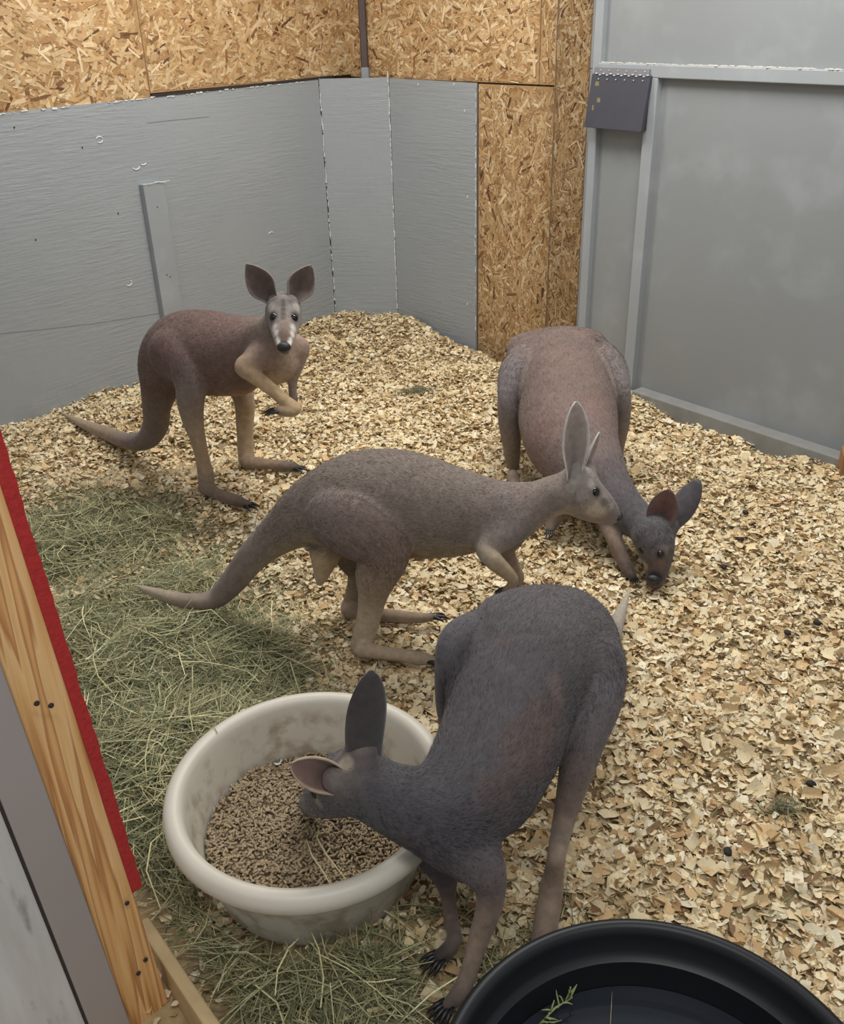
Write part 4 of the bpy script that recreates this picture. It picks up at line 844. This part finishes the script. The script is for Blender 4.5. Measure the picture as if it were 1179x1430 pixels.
# ---- front: end on, feeding from the bowl
k = Roo('kangaroo', 'dark grey kangaroo in front bending over the cream bowl to feed', on_z(700, 1250), 4)
BK, BL = (92, 87, 87), (120, 100, 90)
DG = (76, 73, 76)
k.chain([(500, 1094, 1.20, 40, DG), (532, 1108, 1.19, 46, DG), (566, 1122, 1.18, 52, DG), (606, 1130, 1.18, 62, DG), (648, 1114, 1.21, 74, DG), (680, 1072, 1.27, 82, (80, 76, 79)), (702, 1022, 1.34, 86, (82, 78, 81)), (718, 972, 1.41, 90, (84, 80, 83)), (748, 924, 1.48, 90, BK), (784, 900, 1.55, 78, BK), (812, 905, 1.62, 52, BK), (834, 912, 1.72, 34, (96, 90, 90)), (846, 905, 1.88, 20, (110, 104, 100)), (855, 888, 2.05, 13, (140, 132, 122)), (867, 855, 2.19, 8, (164, 154, 138)), (880, 823, 2.30, 2.5, (170, 160, 144))], BK, BL, .035)
k.chain([(700, 866, 1.52, 34), (735, 868, 1.55, 42), (780, 878, 1.57, 44)], (100, 94, 97), None, .05)
k.chain([(706, 1040, 1.36, 74, (92, 82, 82)), (676, 1098, 1.27, 68, (92, 82, 82))], (92, 84, 84), (130, 98, 84), .03)
k.chain([(806, 916, 1.50, 64, (98, 92, 94)), (828, 948, 1.45, 46, (98, 92, 94)), (829, 985, 1.40, 37, (100, 93, 94)), (818, 1025, 1.36, 31, (104, 96, 94)), (808, 1064, 1.34, 26, (112, 100, 94)), (797, 1108, 1.33, 20, (122, 108, 98)), (786, 1152, 1.305, 15.5, (132, 116, 102)), (778, 1192, (.145,), 13.5, (138, 120, 104)), (774, 1220, (.095,), 14.5, (146, 127, 109)), (771, 1240, (.062,), 16, (144, 126, 108))], BK, None, .010)
k.chain([(770, 1240, (.06,), 15), (766, 1268, (.042,), 18, (148, 130, 112)), (760, 1300, (.036,), 17, (132, 116, 102)), (754, 1326, (.03,), 14, (110, 98, 88)), (750, 1346, (.026,), 10, DK)], (140, 122, 104), None, .012)
k.chain([(700, 900, 1.54, 44), (662, 884, 1.50, 30), (638, 898, 1.46, 27), (627, 925, 1.44, 20), (622, 955, 1.45, 15.5), (622, 990, 1.47, 13), (630, 1030, 1.50, 11), (642, 1066, 1.52, 11), (648, 1085, 1.52, 11)], (88, 84, 86), None, .012)
k.chain([(648, 1090, (.04,), 11), (644, 1116, (.03,), 12), (640, 1140, (.03,), 11), (636, 1156, (.03,), 8, DK)], (128, 112, 100), None, .012)
k.chain([(628, 1160, 1.17, 54, DG), (654, 1186, 1.14, 42, (88, 83, 85)), (676, 1214, 1.11, 31, (92, 82, 82)), (685, 1240, 1.10, 22.5, (116, 100, 92)), (682, 1271, 1.09, 18.5, (140, 122, 106)), (670, 1307, 1.08, 15.5, (138, 121, 106)), (659, 1345, (.075,), 13, (130, 114, 101)), (647, 1378, (.048,), 13, (118, 104, 94)), (634, 1396, (.042,), 12, (84, 74, 70)), (624, 1405, (.04,), 9, DK)], BK, None, .02)
k.chain([(612, 1176, 1.22, 40, DG), (620, 1215, 1.20, 22, (88, 80, 80)), (626, 1248, 1.19, 12, (118, 100, 88)), (630, 1285, 1.17, 10.5, (112, 96, 86)), (635, 1312, (.065,), 11, (104, 92, 84)), (625, 1328, (.05,), 12, DK), (613, 1336, (.046,), 10, DK)], BK, None, .018)
k.chain([(506, 1086, 1.20, 40, DG), (486, 1092, 1.22, 45, (88, 84, 87)), (466, 1103, 1.255, 38, (92, 88, 88)), (452, 1112, 1.29, 29, (104, 96, 92)), (442, 1118, 1.33, 22, (96, 86, 82)), (434, 1122, 1.37, 17, DK)], BK, (120, 108, 100), .018)
k.furlen = 1.
k.chain([(500, 1070, 1.2, 30), (507, 1040, 1.205, 23)], (96, 88, 86), None, .018); k.chain([(486, 1090, 1.185, 28), (468, 1089, 1.165, 19)], (108, 98, 92), None, .018)
k.paint(742, 1050, 0, 46, (98, 80, 72), .55); k.paint(768, 1005, 0, 34, (100, 82, 74), .5); k.paint(700, 1110, 0, 34, (94, 78, 72), .45); k.paint(778, 952, 0, 13, (126, 108, 98), .4); k.paint(786, 975, 0, 11, (122, 104, 94), .4); k.paint(794, 968, 0, 7, (66, 58, 58), .4); k.paint(700, 895, 0, 14, (108, 94, 90), .3)
k.paint(480, 1066, 0, 11, (170, 157, 138), .7); k.paint(500, 1050, 0, 12, (122, 110, 104), .5); k.paint(440, 1122, 0, 10, (160, 148, 132), .6); k.paint(432, 1105, 0, 9, (66, 58, 56), .7)
k.build(.0052)
i = k.sight(434, 1108); k.eye(i, .0125); k.eye(k.snap(on_y(480, 1066, 1.30)), .012)
k.nose(on_y(432, 1122, 1.385), (-.2, .8, -.6), .017)
k.claws(on_bed(622, 1407, .04), (-.7, -.7, -.2), 5, .034, .012, .005); k.claws(on_bed(611, 1338, .046), (-.8, -.6, -.2), 5, .034, .012, .005)
k.claws(on_z(750, 1350, .026), (-.1, -1, -.1), 3, .045, .012, .008); k.claws(on_z(636, 1160, .03), (-.1, -1, -.1), 3, .045, .012, .008)
k.ear(on_y(508, 1056, 1.205), on_y(511, 913, 1.215), PX(56, on_y(510, 990, 1.21)), (-.35, .9, .2), (66, 61, 62), (120, 96, 88), .62, .86, edge=None)
k.ear(on_y(478, 1094, 1.16), on_y(403, 1070, 1.14), PX(46, on_y(440, 1085, 1.16)), (-.3, -.75, .55), (96, 86, 82), (120, 96, 88), .85, .72, edge=(172, 154, 132))
